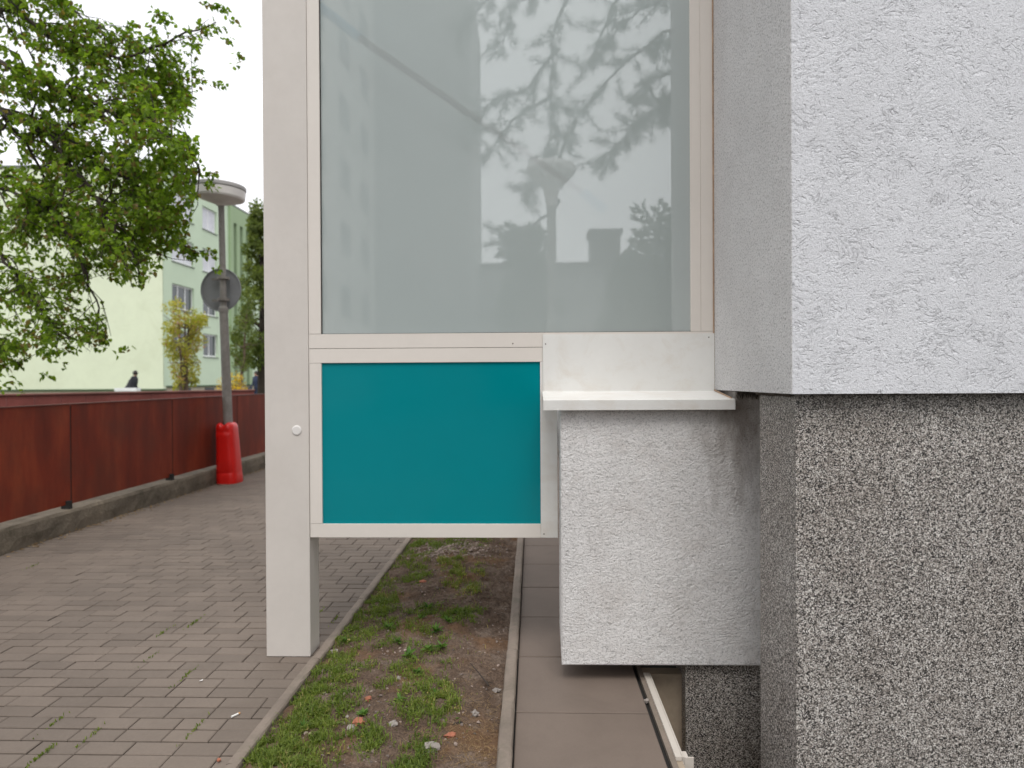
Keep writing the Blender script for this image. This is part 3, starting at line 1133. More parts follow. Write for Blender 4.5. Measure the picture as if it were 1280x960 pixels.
# window openings in the facade (pixel columns -> real spans along Y)
cols = [(216, 243.5), (254.5, 272.5)]
YST0, YST1 = fac_y(286.5), fac_y(313)
sills = [fac_z(263, 289), fac_z(263, 341), fac_z(263, 394.5), fac_z(263, 446)]
st_h = sills[0] - sills[1]
heads = [s + .50 * st_h + .12 for s in sills]
wins = []
for (a_, b_) in cols:
    for s, h in zip(sills, heads):
        wins.append((fac_y(a_), fac_y(b_), s, h))
ysplit = sorted(set([YGB + .02, YST0] + [v for w_ in wins for v in w_[:2]]))
zsplit = sorted(set([1.27, ZR] + sills + heads))
b = MB()
for ya, yb in zip(ysplit[:-1], ysplit[1:]):
    for za, zb in zip(zsplit[:-1], zsplit[1:]):
        cyy, czz = (ya + yb) / 2, (za + zb) / 2
        if any(w_[0] < cyy < w_[1] and w_[2] < czz < w_[3] for w_ in wins):
            continue
        b.face([(XC, ya, za), (XC, yb, za), (XC, yb, zb), (XC, ya, zb)])
RV = .17
for (ya, yb, za, zb) in wins:
    b.face([(XC, ya, za), (XC, ya, zb), (XC - RV, ya, zb), (XC - RV, ya, za)])
    b.face([(XC, yb, za), (XC, yb, zb), (XC - RV, yb, zb), (XC - RV, yb, za)])
    b.face([(XC, ya, zb), (XC, yb, zb), (XC - RV, yb, zb), (XC - RV, ya, zb)])
    b.face([(XC, ya, za), (XC, yb, za), (XC - RV, yb, za), (XC - RV, ya, za)])
YEND = YGB + 52
b.face([(XC, YST1, 1.27), (XC, YEND, 1.27), (XC, YEND, ZR), (XC, YST1, ZR)])
b.build('facade_wall', M['facade'], gbd)
b = MB()
b.box(XC - 14, XC - .35, YGB + .31, YEND, 0, ZR - .05)
b.build('core_wall', M['gap'], gbd)
for i, (ya, yb, za, zb) in enumerate(wins):
    xf = XC - RV + .03
    b = MB()
    t = .09
    b.box(xf - .05, xf, ya + .004, yb - .004, za + .004, za + t)
    b.box(xf - .05, xf, ya + .004, yb - .004, zb - t, zb - .004)
    nmul = 3 if yb - ya > 2.2 else 2
    for k in range(nmul + 1):
        yy = ya + (yb - ya) * k / nmul
        yy = min(max(yy, ya + t / 2 + .004), yb - t / 2 - .004)
        b.box(xf - .049, xf + .001, yy - t / 2, yy + t / 2, za + t, zb - t)
    wf = b.build('window', M['upvc'], gbd)
    b = MB()
    b.face([(xf - .03, ya + .02, za + .02), (xf - .03, yb - .02, za + .02), (xf - .03, yb - .02, zb - .02), (xf - .03, ya + .02, zb - .02)])
    b.build('pane', M['curtain'] if (i in (0, 1, 4, 5)) else M['wglass'], wf)
    b = MB()
    b.box(XC - .2, XC + .06, ya - .03, yb + .03, za - .07, za - .012)
    b.build('sill', M['roofedge'], wf)
# stairwell bay with dark slots
b = MB()
zs0 = fac_z(290, 278)
xs_ = XC + .18
b.box(xs_ - .4, xs_, YST0, YST1, zs0, ZR - .06)
nsl = 3
dw = (YST1 - YST0) / (nsl * 2 + 1)
for k in range(nsl + 1):
    ya = YST0 + dw * 2 * k
    b.box(xs_ - .4, xs_, ya, ya + dw, 1.27, zs0 - .004)
b.build('stair_bay', M['stairgreen'], gbd)
boxo('stair_glazing', XC - .2, XC - .16, YST0, YST1, 1.27, zs0 - .01, M['wglass'], gbd)
b = MB()
b.box(XC - 14.1, XC + .12, YGB - .08, YEND, ZR + .002, ZR + .14)

b.build('roof_edge', M['roofedge'], gbd)
b = MB()
b.box(XC - 14.02, XC + .02, YGB - .03, YGB + .28, .99, 1.088)
b.box(XC - .2, XC + .03, YGB + .32, YEND, 1.17, 1.268)
b.build('flashing', M['darkgreen'], gbd)
b = MB()
b.box(XC - 14, XC - .06, YGB + .05, YGB + .28, 0, .988)
b.box(XC - .3, XC - .06, YGB + .30, YEND, 0, 1.168)
b.build('plinth', M['beige'], gbd)
for k in range(6):
    boxo('basement_window', XC - .09, XC - .03, YGB + 2 + 3.2 * k, YGB + 3.3 + 3.2 * k, .3, 1.1, M['wglass'], gbd)

tb_ = MB()
tb_.box(-45, -8.3, 19.5, YGB + .02, -.06, .20)
M['lawn'] = simple('lawn', (0.06, 0.085, 0.025), 0.95, 0.25, 1, 30)
tag(tb_.build('lawn', M['lawn']), 'slightly raised lawn in front of the pale green block', kind='structure')

# ------------------------------------------------------------------ people far away and bench


def person(loc, label, lean, mats, rz, h=1.72, coat=False):
    t = thing('person', loc, label, 'person')
    loc = Vector(loc)
    Rz = Matrix.Rotation(rz, 3, 'Z')
    bm = bmesh.new()

    def P(x, y, z_):
        q = Vector((x, y + max(0, z_ - .9) * lean, z_)) * (h / 1.72)
        return loc + Rz @ q
    joints = {'pel': ((0, 0, .93), .15), 'waist': ((0, 0, 1.10), .15), 'chest': ((0, .02, 1.32), .17), 'neck': ((0, .03, 1.47), .07), 'head': ((0, .05, 1.58), .10), 'crown': ((0, .05, 1.68), .085)}
    for s, k in ((1, 'l'), (-1, 'r')):
        joints.update({'hip' + k: ((.1 * s, 0, .88), .10), 'knee' + k: ((.11 * s, .03, .48), .075), 'ank' + k: ((.11 * s, -.01, .09), .05), 'toe' + k: ((.12 * s, .14, .04), .04),
                       'sh' + k: ((.19 * s, .02, 1.40), .075), 'el' + k: ((.25 * s, .02, 1.12), .055), 'wr' + k: ((.22 * s, .16, .95), .04), 'ha' + k: ((.2 * s, .22, .9), .035)})
    ed = [('pel', 'waist'), ('waist', 'chest'), ('chest', 'neck'), ('neck', 'head'), ('head', 'crown')]
    for k in 'lr':
        ed += [('pel', 'hip' + k), ('hip' + k, 'knee' + k), ('knee' + k, 'ank' + k), ('ank' + k, 'toe' + k), ('chest', 'sh' + k), ('sh' + k, 'el' + k), ('el' + k, 'wr' + k), ('wr' + k, 'ha' + k)]
    me = bpy.data.meshes.new('body')
    keys = list(joints)
    me.from_pydata([P(*joints[k][0]) for k in keys], [(keys.index(a), keys.index(c)) for a, c in ed], [])
    o = link('body', me, None, t)
    for mm in mats:
        me.materials.append(mm)
    md = o.modifiers.new('skin', 'SKIN')
    for i, k in enumerate(keys):
        me.skin_vertices[0].data[i].radius = (joints[k][1], joints[k][1])
    me.skin_vertices[0].data[0].use_root = True
    sm = o.modifiers.new('sub', 'SUBSURF')
    sm.levels = sm.render_levels = 2
    dg = bpy.context.evaluated_depsgraph_get()
    me2 = bpy.data.meshes.new_from_object(o.evaluated_get(dg))
    o.modifiers.clear()
    o.data = me2
    me2.materials.clear()
    for mm in mats:
        me2.materials.append(mm)
    neck = P(0, .03, 1.47)
    for p in me2.polygons:
        zc = p.center.z * 1.72 / h - loc.z
        p.material_index = 0 if zc > .92 else 1
        if (p.center - P(0, .05, 1.6)).length < .16 and zc > 1.46:
            p.material_index = 2
        p.use_smooth = True
    b = MB()
    hc_ = P(0, .02, 1.62)
    b.lathe(hc_, [(.0, .125), (.06, .11), (.10, .06), (.118, .0), (.11, -.06), (.09, -.10)], 14)
    b.build('hair', M['hair'], t, smooth=True)
    if coat:
        b = MB()
        n_, vs, fs = 20, [], []
        for (z_, rx, ry, oy) in [(.62, .40, .30, -.10), (.85, .34, .26, -.06), (1.08, .27, .21, .0), (1.28, .25, .18, .02), (1.42, .16, .12, .03), (1.48, .08, .08, .03)]:
            for k in range(n_):
                a = 2 * math.pi * k / n_
                vs.append(P(rx * math.cos(a) * (1 + .05 * math.sin(5 * a)), oy + ry * math.sin(a), z_))
        for i in range(5):
            for k in range(n_):
                fs.append((i * n_ + k, i * n_ + (k + 1) % n_, (i + 1) * n_ + (k + 1) % n_, (i + 1) * n_ + k))
        b.mesh(vs, fs)
        b.build('coat', M['jacket'], t, smooth=True)
    return t


pp = at_y(164, 478, 33)
person((pp.x, 33, .2), 'person in a dark flared coat standing behind the red fences by the pale gable', .22, [M['jacket'], M['trousers'], M['skin']], R(-80), 1.86, coat=True)
pp = at_y(321, 470, 36)
person((pp.x, 36, .2), 'person in dark blue clothes half hidden by the cream post', 0, [M['trousers'], M['trousers'], M['skin']], R(150), 1.85)
bc = at_y(158, 487, 32)
bn = thing('bench', (bc.x, 32, 0), 'white bench in front of the pale green gable wall', 'bench')
zb_ = at_y(158, 485, 32).z
boxo('seat', bc.x - .53, bc.x + .53, 31.9, 32.3, zb_ - .16, zb_, M['bench'], bn, .01)
for dx in (-.45, .45):
    boxo('leg', bc.x + dx - .04, bc.x + dx + .04, 31.95, 32.25, 0, zb_ - .162, M['bench'], bn)

# ------------------------------------------------------------------ trees


def grow(b, tips, p, d, ln, r, depth, spread=.55, droop=.0, seg=3, kids=3, shrink=.62, stop=None, rng=random):
    """recursive limb; records leafy twig points"""
    pts = [p.copy()]
    rads = [r]
    dd = d.normalized()
    for k in range(seg):
        dd = (dd + rv(.24) + Vector((0, 0, -droop))).normalized()
        p = p + dd * ln / seg
        pts.append(p.copy())
        rads.append(r * (1 - .55 * (k + 1) / seg))
    if stop and not stop(pts[-1]):
        return
    b.tube(pts, rads, 5 if depth < 2 else 7, cap=False)
    if depth <= 1:
        tips.append((pts, dd))
    if depth > 0:
        for k in range(kids):
            t = random.uniform(.3, 1.0)
            i = min(int(t * seg), seg - 1)
            q = pts[i].lerp(pts[i + 1], t * seg - i)
            nd = (dd + rv(spread)).normalized()
            grow(b, tips, q, nd, ln * shrink * random.uniform(.75, 1.2), rads[i] * .55, depth - 1, spread, droop, seg, kids, shrink, stop)


def inside(poly, x, y):
    c = False
    j = len(poly) - 1
    for i in range(len(poly)):
        if (poly[i][1] > y) != (poly[j][1] > y) and x < (poly[j][0] - poly[i][0]) * (y - poly[i][1]) / (poly[j][1] - poly[i][1]) + poly[i][0]:
            c = not c
        j = i
    return c


INV = ROT.transposed()


def pix(p):
    q = INV @ (Vector(p) - CAM)
    return (640 + F_PX * q.x / -q.z, 480 - F_PX * q.y / -q.z)


random.seed(21)
TY = 8.2
poly = [(-900, -900), (85, -900), (92, 0), (104, 20), (140, 28), (175, 22), (205, 30), (226, 40), (246, 20), (268, 16), (276, 40), (258, 66), (238, 76), (236, 100), (246, 130), (240, 160), (250, 190), (258, 232),
        (246, 262), (236, 288), (262, 312), (242, 330), (214, 318), (196, 345), (172, 366), (158, 352), (140, 362), (122, 340), (104, 372), (132, 402), (148, 440), (120, 446), (92, 438), (66, 462), (40, 458),
        (20, 482), (-60, 480), (-900, 700)]
tb = Vector((-8.7, 9.0, 0))
tree = thing('deciduous_tree', tb, 'leafy green tree spreading dark branches over the fence, upper left', 'tree')
b = MB()
b.tube([tb, tb + Vector((.1, 0, 1.5)), tb + Vector((.3, -.2, 3.0)), tb + Vector((.25, -.1, 4.6)), tb + Vector((.1, .1, 6.5)), tb + Vector((.2, 0, 8.2))], [.24, .19, .16, .13, .09, .03], 12)
limbs = [
    ([(-150, 60, 8.8), (0, 138, 8.3), (60, 165, 8.1), (110, 198, 8.0), (165, 225, 7.9), (215, 262, 7.8)], .055),
    ([(-160, -60, 8.9), (0, 10, 8.6), (80, 55, 8.4), (150, 72, 8.3), (222, 48, 8.2), (270, 28, 8.1)], .04),
    ([(-120, 170, 8.9), (0, 232, 8.6), (60, 262, 8.4), (98, 310, 8.3), (118, 372, 8.2), (132, 425, 8.1)], .035),
    ([(-150, 230, 8.8), (0, 318, 8.2), (30, 360, 8.0), (64, 400, 7.9), (90, 430, 7.9)], .032),
    ([(-140, 0, 8.8), (20, 88, 7.9), (90, 118, 7.7), (160, 150, 7.6), (228, 178, 7.5), (250, 215, 7.4)], .04),
    ([(60, 165, 8.1), (110, 230, 7.7), (140, 280, 7.5), (165, 322, 7.4), (176, 350, 7.4)], .028),
    ([(110, 198, 8.0), (170, 250, 8.3), (205, 285, 8.4), (240, 316, 8.4), (258, 318, 8.4)], .022),
    ([(-100, -160, 8.8), (-20, -80, 8.6), (40, -30, 8.4), (84, 10, 8.3), (130, 45, 8.2)], .035),
    ([(-150, 330, 8.6), (-40, 400, 8.3), (0, 440, 8.2), (30, 462, 8.2)], .026),
    ([(0, 138, 8.3), (50, 205, 8.8), (70, 260, 9.0), (100, 320, 9.1)], .024),
    ([(80, 55, 8.4), (140, 100, 8.9), (190, 120, 9.0), (240, 110, 9.0)], .022),
]
tips = []
stop = lambda p: inside(poly, *pix(p))
lb_ = MB()
for path, r0 in limbs:
    pts = [at_y(px, py, yy) for px, py, yy in path]
    if path[0][0] < -90:
        pts = [tb + Vector((.2, -.05, min(7.5, max(1.8, pts[0].z - .35))))] + pts
    m_ = len(pts)
    # resample with a bit of wander
    fine = []
    for i in range(m_ - 1):
        for k in range(4):
            q = pts[i].lerp(pts[i + 1], k / 4)
            fine.append(q + rv(.018))
    fine.append(pts[-1])
    rads = [r0 * (1 - .82 * i / (len(fine) - 1)) for i in range(len(fine))]
    lb_.tube(fine, rads, 8, cap=False)
    for i in range(1, len(fine)):
        dd = (fine[i] - fine[i - 1]).normalized()
        for k in range(3 if i > 3 else 1):
            nd = (dd * .7 + rv(.55) + Vector((.1, 0, -.08))).normalized()
            grow(lb_, tips, fine[i], nd, random.uniform(.35, .75), max(.006, rads[i] * .5), 2, .6, .05, 3, 3, .62, stop)
    tips.append((fine[-4:], (fine[-1] - fine[-2]).normalized()))
    for i in range(len(fine) // 2, len(fine) - 1):
        for k in range(3):
            e_ = fine[i] + rv(.09)
            if stop(e_):
                lb_.tube([fine[i], fine[i].lerp(e_, .5) + rv(.01), e_], [.004, .003, .002], 4, cap=False)
                tips.append(([fine[i], fine[i].lerp(e_, .6), e_, e_ + rv(.03)], (e_ - fine[i]).normalized()))
b.mesh(lb_.v, lb_.f)
b.build('trunk', M['bark'], tree, smooth=True)
# a few loose outer sprays beyond the dense outline
for (px, py) in [(270, 8), (283, 12), (272, 36), (290, 52), (300, 68), (252, 102), (272, 104), (228, 132), (240, 128), (225, 150), (262, 222), (265, 232), (262, 318), (268, 322), (248, 88), (240, 45), (210, 20), (205, 25),
                 (150, 442), (60, 470), (22, 485), (2, 490)]:
  for rep_ in range(3):
    c = at_y(px + random.gauss(0, 4) * rep_, py + random.gauss(0, 4) * rep_, 8.1)
    tips.append(([c + Vector((-.12, 0, .04)), c + Vector((-.05, 0, .02)), c, c + rv(.03)], Vector((1, 0, -.3))))
cb = MB()
nl = 0
random.shuffle(tips)
for pts, dd in tips:
    vis = pix(pts[-1])
    if not (-140 < vis[0] < 360 and -160 < vis[1] < 560):
        if random.random() < .6:
            continue
    dens = 1.22
    if vis[1] > 290:
        dens = .8
    for k in range(len(pts) - 1):
        for q in range(3):
            p = pts[k].lerp(pts[k + 1], random.random()) + rv(.012)
            if random.random() > dens * (.60 + .85 * noise.noise(p * 2.6 + Vector((3, 1, 8)))):
                continue
            ld = (dd * .4 + rv(.7) + Vector((0, 0, -.45))).normalized()
            leaf(cb, p, ld, (Vector((0, 0, 1)) + rv(.5)), random.uniform(.046, .085), random.uniform(.036, .058), random.random())
            nl += 1
print('near tree leaves', nl, 'tips', len(tips))
cb.build('crown', M['leaf'], tree)


def blob_tree(name, base, h, r, shape, leafm, barkm, label, cat, nleaf, lsz, trunk_h, trunk_r, seed, group=None, lean=0.0, stems=1):
    random.seed(seed)
    t = thing(name, base, label, cat, group)
    base = Vector(base)
    b = MB()
    tips_ = []
    for s in range(stems):
        a = random.uniform(0, 6.28)
        off = Vector((math.cos(a), math.sin(a), 0)) * (.10 if stems > 1 else 0)
        top = base + Vector((lean, 0, h * .9)) + off * (2.5 if stems > 1 else 0)
        pts = [base + off + (top - base - off) * k / 6 + (rv(.03) if 0 < k < 6 else Vector()) for k in range(7)]
        b.tube(pts, [trunk_r * (1 - .9 * k / 6) for k in range(7)], 8)
        for k in range(28 // stems + 6):
            u = random.uniform(trunk_h / h, .98)
            i = min(int(u * 6), 5)
            p = pts[i].lerp(pts[i + 1], u * 6 - i)
            a = random.uniform(0, 6.28)
            rr = shape(u) * r
            q = p + Vector((math.cos(a) * rr, math.sin(a) * rr, rr * random.uniform(-.1, .7)))
            b.tube([p, p.lerp(q, .5) + rv(.04), q], [trunk_r * .25, trunk_r * .15, .008], 5, cap=False)
    b.build('trunk', barkm, t)
    c = MB()
    ncl = 70
    for k in range(ncl):
        u = random.uniform(trunk_h / h, 1.0)
        a = random.uniform(0, 6.28)
        rr = shape(u) * r * math.sqrt(random.uniform(.15, 1.0))
        cc = base + Vector((lean * u + math.cos(a) * rr, math.sin(a) * rr, u * h))
        cr_ = r * random.uniform(.16, .34)
        tone = random.uniform(-.2, .2)
        for q in range(nleaf // ncl):
            v = rv(1)
            v = v.normalized() * cr_ * (random.random() ** .4)
            p = cc + Vector((v.x, v.y, v.z * 1.15))
            leaf(c, p, (v + rv(.3 * cr_) + Vector((0, 0, -.2 * cr_))), rv(1), lsz * random.uniform(.6, 1.3), lsz * .6, min(1, max(0, random.random() * .8 + .1 + tone)))
    c.build('crown', leafm, t)
    return t


# columnar tree with young yellow and reddish leaves
c = at_y(231, 480, 27)
zz = at_y(231, 372, 27).z
blob_tree('columnar_tree', (c.x, 27, 0), zz, .80, lambda u: .30 + .80 * u if u < .8 else 1.2 - (u - .8) * 3.2, M['leaf_yellow'], M['bark_pale'],
          'slim upright tree with yellow and reddish young leaves by the green block', 'tree', 4200, .10, 1.3, .09, 4, stems=4)
# conifer behind the lamp
c = at_y(328, 470, 30)
zz = at_y(328, 258, 30).z
blob_tree('conifer_tree', (c.x, 30, 0), zz, 1.08, lambda u: max(.1, 1.05 - abs(u - .38) * 1.05), M['leaf_conifer'], M['bark'],
          'dense dark green tree with thick trunk behind the street lamp', 'tree', 9500, .15, 2.4, .26, 8)
c = at_y(297, 486, 28)
blob_tree('young_tree', (c.x, 28, 0), at_y(300, 360, 28).z, .55, lambda u: max(.1, 1.0 - abs(u - .65) * 1.6), M['leaf_conifer'], M['bark_pale'],
          'small leaning tree with pale brown trunk behind the street lamp', 'tree', 1500, .10, 2.0, .09, 9, lean=.5)
# forsythia
c = at_y(290, 490, 24)
blob_tree('flowering_shrub', (c.x, 24, 0), 1.72, .55, lambda u: .5 + .5 * math.sin(u * 3.0), M['flower'], M['bark_pale'],
          'yellow flowering shrub behind the street lamp post', 'shrub', 1600, .06, .4, .03, 13, stems=3)

# ------------------------------------------------------------------ grass, weeds, pebbles in the bed
random.seed(77)
patches = [  # px, py, rx, ry, n, tone
    (330, 945, 34, 20, 1100, .0), (365, 905, 34, 30, 1300, .1), (395, 862, 34, 30, 1000, .0), (372, 952, 40, 14, 700, .2), (420, 835, 20, 22, 420, .1),
    (410, 905, 22, 26, 420, .1), (465, 755, 24, 16, 520, .0), (500, 716, 32, 12, 620, .0), (470, 735, 18, 12, 200, .1), (555, 677, 52, 6, 1100, -.1),
    (580, 722, 20, 22, 900, .35), (575, 700, 22, 10, 300, .3), (545, 765, 36, 10, 360, -.1), (585, 768, 24, 9, 420, -.1),
    (520, 800, 42, 18, 420, -.1), (530, 842, 34, 18, 420, .2), (540, 872, 30, 18, 520, .15), (525, 895, 26, 18, 300, .1),
    (458, 915, 20, 22, 320, .0), (515, 945, 18, 18, 420, -.1), (440, 800, 20, 16, 420, .1), (478, 752, 18, 16, 420, .1), (512, 700, 18, 10, 420, 0), (535, 683, 24, 6, 420, 0), (455, 780, 14, 14, 300, .1), (490, 780, 22, 14, 160, .0), (430, 770, 10, 14, 120, 0), (450, 855, 30, 30, 160, .0)]
g = MB()


def blade(b_, p, h, tone, wdt=.0028):
    a = random.uniform(0, 6.28)
    dx = Vector((math.cos(a), math.sin(a), 0))
    sdv = Vector((-dx.y, dx.x, 0)) * wdt
    bend = random.uniform(.15, .95) * h
    p1 = p + Vector((0, 0, h * .55)) + dx * bend * .3
    p2 = p + Vector((0, 0, h * (1 - .35 * bend / h))) + dx * bend
    b_.mesh([p - sdv, p + sdv, p1 + sdv * .8, p1 - sdv * .8, p2], [(0, 1, 2, 3), (3, 2, 4)], tone)


for (px, py, rx, ry, n, tone) in patches:
    k = 0
    tuft = []
    for t_ in range(max(4, n // 28)):
        a, rr = random.uniform(0, 6.28), math.sqrt(random.random())
        tuft.append((px + rx * rr * math.cos(a) * 1.22, py + ry * rr * math.sin(a) * 1.22, random.uniform(-.15, .15)))
    for i in range(int(n * 2.5)):
        tx, ty_, tt = random.choice(tuft)
        c = at_z(tx, ty_, 0.02)
        X, Y = c.x + random.gauss(0, .026), c.y + random.gauss(0, .034)
        if not (BX0 + .005 < X < BX1 - .01) or noise.noise(Vector((X * 13, Y * 11, 4))) < -.34 + .2 * random.random():
            continue
        r_ = min(1, max(0, random.random() * .7 + tone * .6 + tt + .1))
        if random.random() < .22:      # small leaved ground cover among the blades
            leaf(g, Vector((X, Y, soil_z(X, Y) + random.uniform(.002, .016))), Vector((random.gauss(0, 1), random.gauss(0, 1), random.uniform(.1, .8))), Vector((0, 0, 1)) + rv(.4),
                 random.uniform(.008, .022), random.uniform(.006, .012), r_)
        else:
            blade(g, Vector((X, Y, soil_z(X, Y) - .004)), random.uniform(.014, .050), r_, random.uniform(.0012, .0026))
for i in range(5200):       # the bed goes on out of sight behind the screen
    Y = random.uniform(6.6, 16)
    X = BX0 + (BX1 - BX0) * random.random() ** 1.6
    if noise.noise(Vector((X * 3, Y * 2, 7))) > -.1:
        blade(g, Vector((X, Y, soil_z(X, Y) - .004)), random.uniform(.03, .075), random.random() * .9, .003)
for i in range(700):
    Y = random.uniform(2.3, 6.5)
    X = random.uniform(BX0 + .02, BX1 - .12)
    blade(g, Vector((X, Y, soil_z(X, Y) - .004)), random.uniform(.012, .035), random.random(), .0018)
tag(g.build('grass', M['grass']), 'patchy green grass growing in the planting bed', kind='stuff')
s_ = MB()
for (px, py, rx, ry, n) in [(590, 895, 45, 30, 420), (560, 930, 60, 22, 420), (600, 850, 30, 40, 160), (600, 940, 30, 16, 200), (470, 870, 70, 50, 200), (545, 700, 30, 20, 120)]:
    for i in range(n):
        a, rr = random.uniform(0, 6.28), math.sqrt(random.random())
        c = at_z(px + rx * rr * math.cos(a), py + ry * rr * math.sin(a), .02)
        if not (BX0 + .01 < c.x < BX1 - .01):
            continue
        p = Vector((c.x, c.y, soil_z(c.x, c.y) + .003))
        a = random.uniform(0, 6.28)
        ln_ = random.uniform(.012, .05)
        q = p + Vector((math.cos(a) * ln_, math.sin(a) * ln_, random.uniform(-.003, .012)))
        w_ = Vector((-math.sin(a), math.cos(a), 0)) * .0009
        s_.mesh([p - w_, p + w_, q], [(0, 1, 2)], random.random())
tag(s_.build('dead_grass', M['straw']), 'dry brown grass and needles lying on the soil', kind='stuff')


def stone_verts(c, r, flat=.6, n=2):
    bm = bmesh.new()
    bmesh.ops.create_icosphere(bm, subdivisions=n, radius=1)
    seed = random.uniform(0, 99)
    sx, sy = random.uniform(.7, 1.3), random.uniform(.7, 1.2)
    vs = []
    for v in bm.verts:
        k = 1 + .75 * noise.noise(v.co * 1.5 + Vector((seed, 0, 0)))
        q = v.co * k * r
        vs.append(Vector((q.x * sx, q.y * sy, q.z * flat)) + c)
    fs = [tuple(v.index for v in f.verts) for f in bm.faces]
    bm.free()
    return vs, fs


pbm = MB()
for i in range(1500):
    Y = 2.3 + 4.6 * random.random() ** 1.3
    X = random.uniform(BX0 + .02, BX1 - .02)
    dense = noise.noise(Vector((X * 5, Y * 4, 11))) > -.05
    if not dense and random.random() < .75:
        continue
    r_ = random.choice([.0025, .003, .004, .005, .007]) * random.uniform(.8, 1.5)
    vs, fs = stone_verts(Vector((X, Y, soil_z(X, Y) + r_ * .25)), r_, .7, 1)
    pbm.mesh(vs, fs, random.random() ** 1.5)
for i in range(420):        # gravelly patch under the screen
    c = at_z(560 + random.gauss(0, 26), 687 + random.gauss(0, 5), 0.02)
    if not (BX0 + .01 < c.x < BX1 - .01):
        continue
    r_ = random.uniform(.006, .014)
    vs, fs = stone_verts(Vector((c.x, c.y, soil_z(c.x, c.y) + r_ * .4)), r_, .7, 1)
    pbm.mesh(vs, fs, random.uniform(.4, 1))
tag(pbm.build('pebbles', M['pebble']), 'small pebbles scattered over the soil', kind='stuff')

stones = [(460, 877, .020, 'brickbit', 'small orange brick fragment in the grass near the path edging'),
          (449, 905, .028, 'brickbit', 'upright orange brown brick fragment beside a pale stone in the bed'),
          (440, 909, .020, 'palestone', 'white stone beside the upright brick fragment in the bed'),
          (563, 917, .024, 'brickbit', 'rounded orange brick fragment among dry grass in the bed'),
          (537, 935, .034, 'palestone', 'largest flat grey pink stone at the bottom of the bed'),
          (593, 889, .024, 'palestone', 'flat grey stone on bare soil near the slab path'),
          (427, 880, .010, 'palestone', 'tiny white pebble in grass left of the orange fragment'),
          (434, 893, .012, 'palestone', 'flat white pebble just above the white stone'),
          (528, 728, .026, 'brickbit', 'reddish stone on bare earth below the teal panel'),
          (499, 846, .015, 'palestone', 'round pale pebble beside the broad leaved weeds'),
          (418, 808, .022, 'palestone', 'white rubble lying against the path edging near the post'),
          (491, 911, .022, 'palestone', 'dull grey stone between two grass patches'),
          (573, 905, .020, 'soilclod', 'dark round clod of earth on the dry grass'),
          (620, 856, .024, 'palestone', 'pale stone against the slab path edging')]
M['soilclod'] = simple('dark_clod', (0.018, 0.012, 0.009), 0.95)
for (px, py, r_, mk, lab) in stones:
    c = at_z(px, py, .02)
    vs, fs = stone_verts(Vector((c.x, c.y, soil_z(c.x, c.y) + r_ * .1)), r_, .5)
    b = MB()
    b.mesh(vs, fs)
    nm = 'brick_fragment' if mk == 'brickbit' else ('soil_clod' if mk == 'soilclod' else 'stone')
    tag(b.build(nm, M[mk]), lab, nm.replace('_', ' '), 'stones lying in the planting bed')
# pebble caught in the drainage gap
c = at_z(804, 875, 0)
b = MB()
vs, fs = stone_verts(Vector((.528, c.y, -.004)), .011, .8)
b.mesh(vs, fs)
tag(b.build('stone', M['palestone']), 'small tan pebble wedged in the dark gap beside the slabs', 'stone')

weeds = [(510, 823, .075, 'largest broad leaved weed in the middle of the bed'), (545, 790, .06, 'leafy weed right of the path edging and above the large weed'),
         (487, 787, .055, 'pale green weed near the path edging beyond the large weed'), (535, 760, .06, 'leafy weed below the yellow grass clump'),
         (552, 812, .05, 'broad leaved weed on the right side of the grass'), (455, 893, .05, 'low round leaved weed among the white stones'),
         (500, 880, .045, 'spreading weed in the lower middle of the bed'), (560, 780, .05, 'dark green weed at the edge of the bare soil'),
         (525, 775, .045, 'small weed just beyond the leafy weed cluster in mid bed'), (497, 803, .05, 'weed left of the largest broad leaved weed'),
         (535, 815, .05, 'weed touching the largest broad leaved weed on its right'), (522, 842, .045, 'small weed just below the largest broad leaved weed'),
         (570, 765, .045, 'weed in the green tongue of grass reaching into the soil'), (545, 868, .04, 'small weed in the yellowish lower right grass'),
         (432, 800, .04, 'small weed beside the path edging near the cream post'), (380, 905, .04, 'weed in the thick grass at the lower left of the bed')]
for (px, py, sz, lab) in weeds:
    c = at_z(px, py, .02)
    p0 = Vector((c.x, c.y, soil_z(c.x, c.y)))
    b = MB()
    for i in range(random.randint(13, 19)):
        a = random.uniform(0, 6.28)
        el = random.uniform(.15, 1.1)
        d = Vector((math.cos(a) * math.cos(el), math.sin(a) * math.cos(el), math.sin(el)))
        leaf(b, p0 + Vector((random.gauss(0, .002), random.gauss(0, .002), .004 + .006 * random.random())), d, Vector((0, 0, 1)) + rv(.2), sz * random.uniform(.4, 1.05), sz * random.uniform(.22, .36), random.random())
    tag(b.build('weed', M['weed']), lab, 'weed', 'broad leaved weeds in the planting bed')
# twig
c0, c1 = at_z(588, 832, .03), at_z(611, 857, .03)
b = MB()
b.tube([c0 + Vector((0, 0, .012)), c0.lerp(c1, .5) + Vector((.004, .0, .004)), c1], [.002, .003, .0045], 6)
b.tube([c0.lerp(c1, .8), c1 + Vector((.02, .02, .004))], [.003, .0015], 5)
tag(b.build('twig', M['bark']), 'thin dark twig lying on bare soil near the slab path', 'twig')
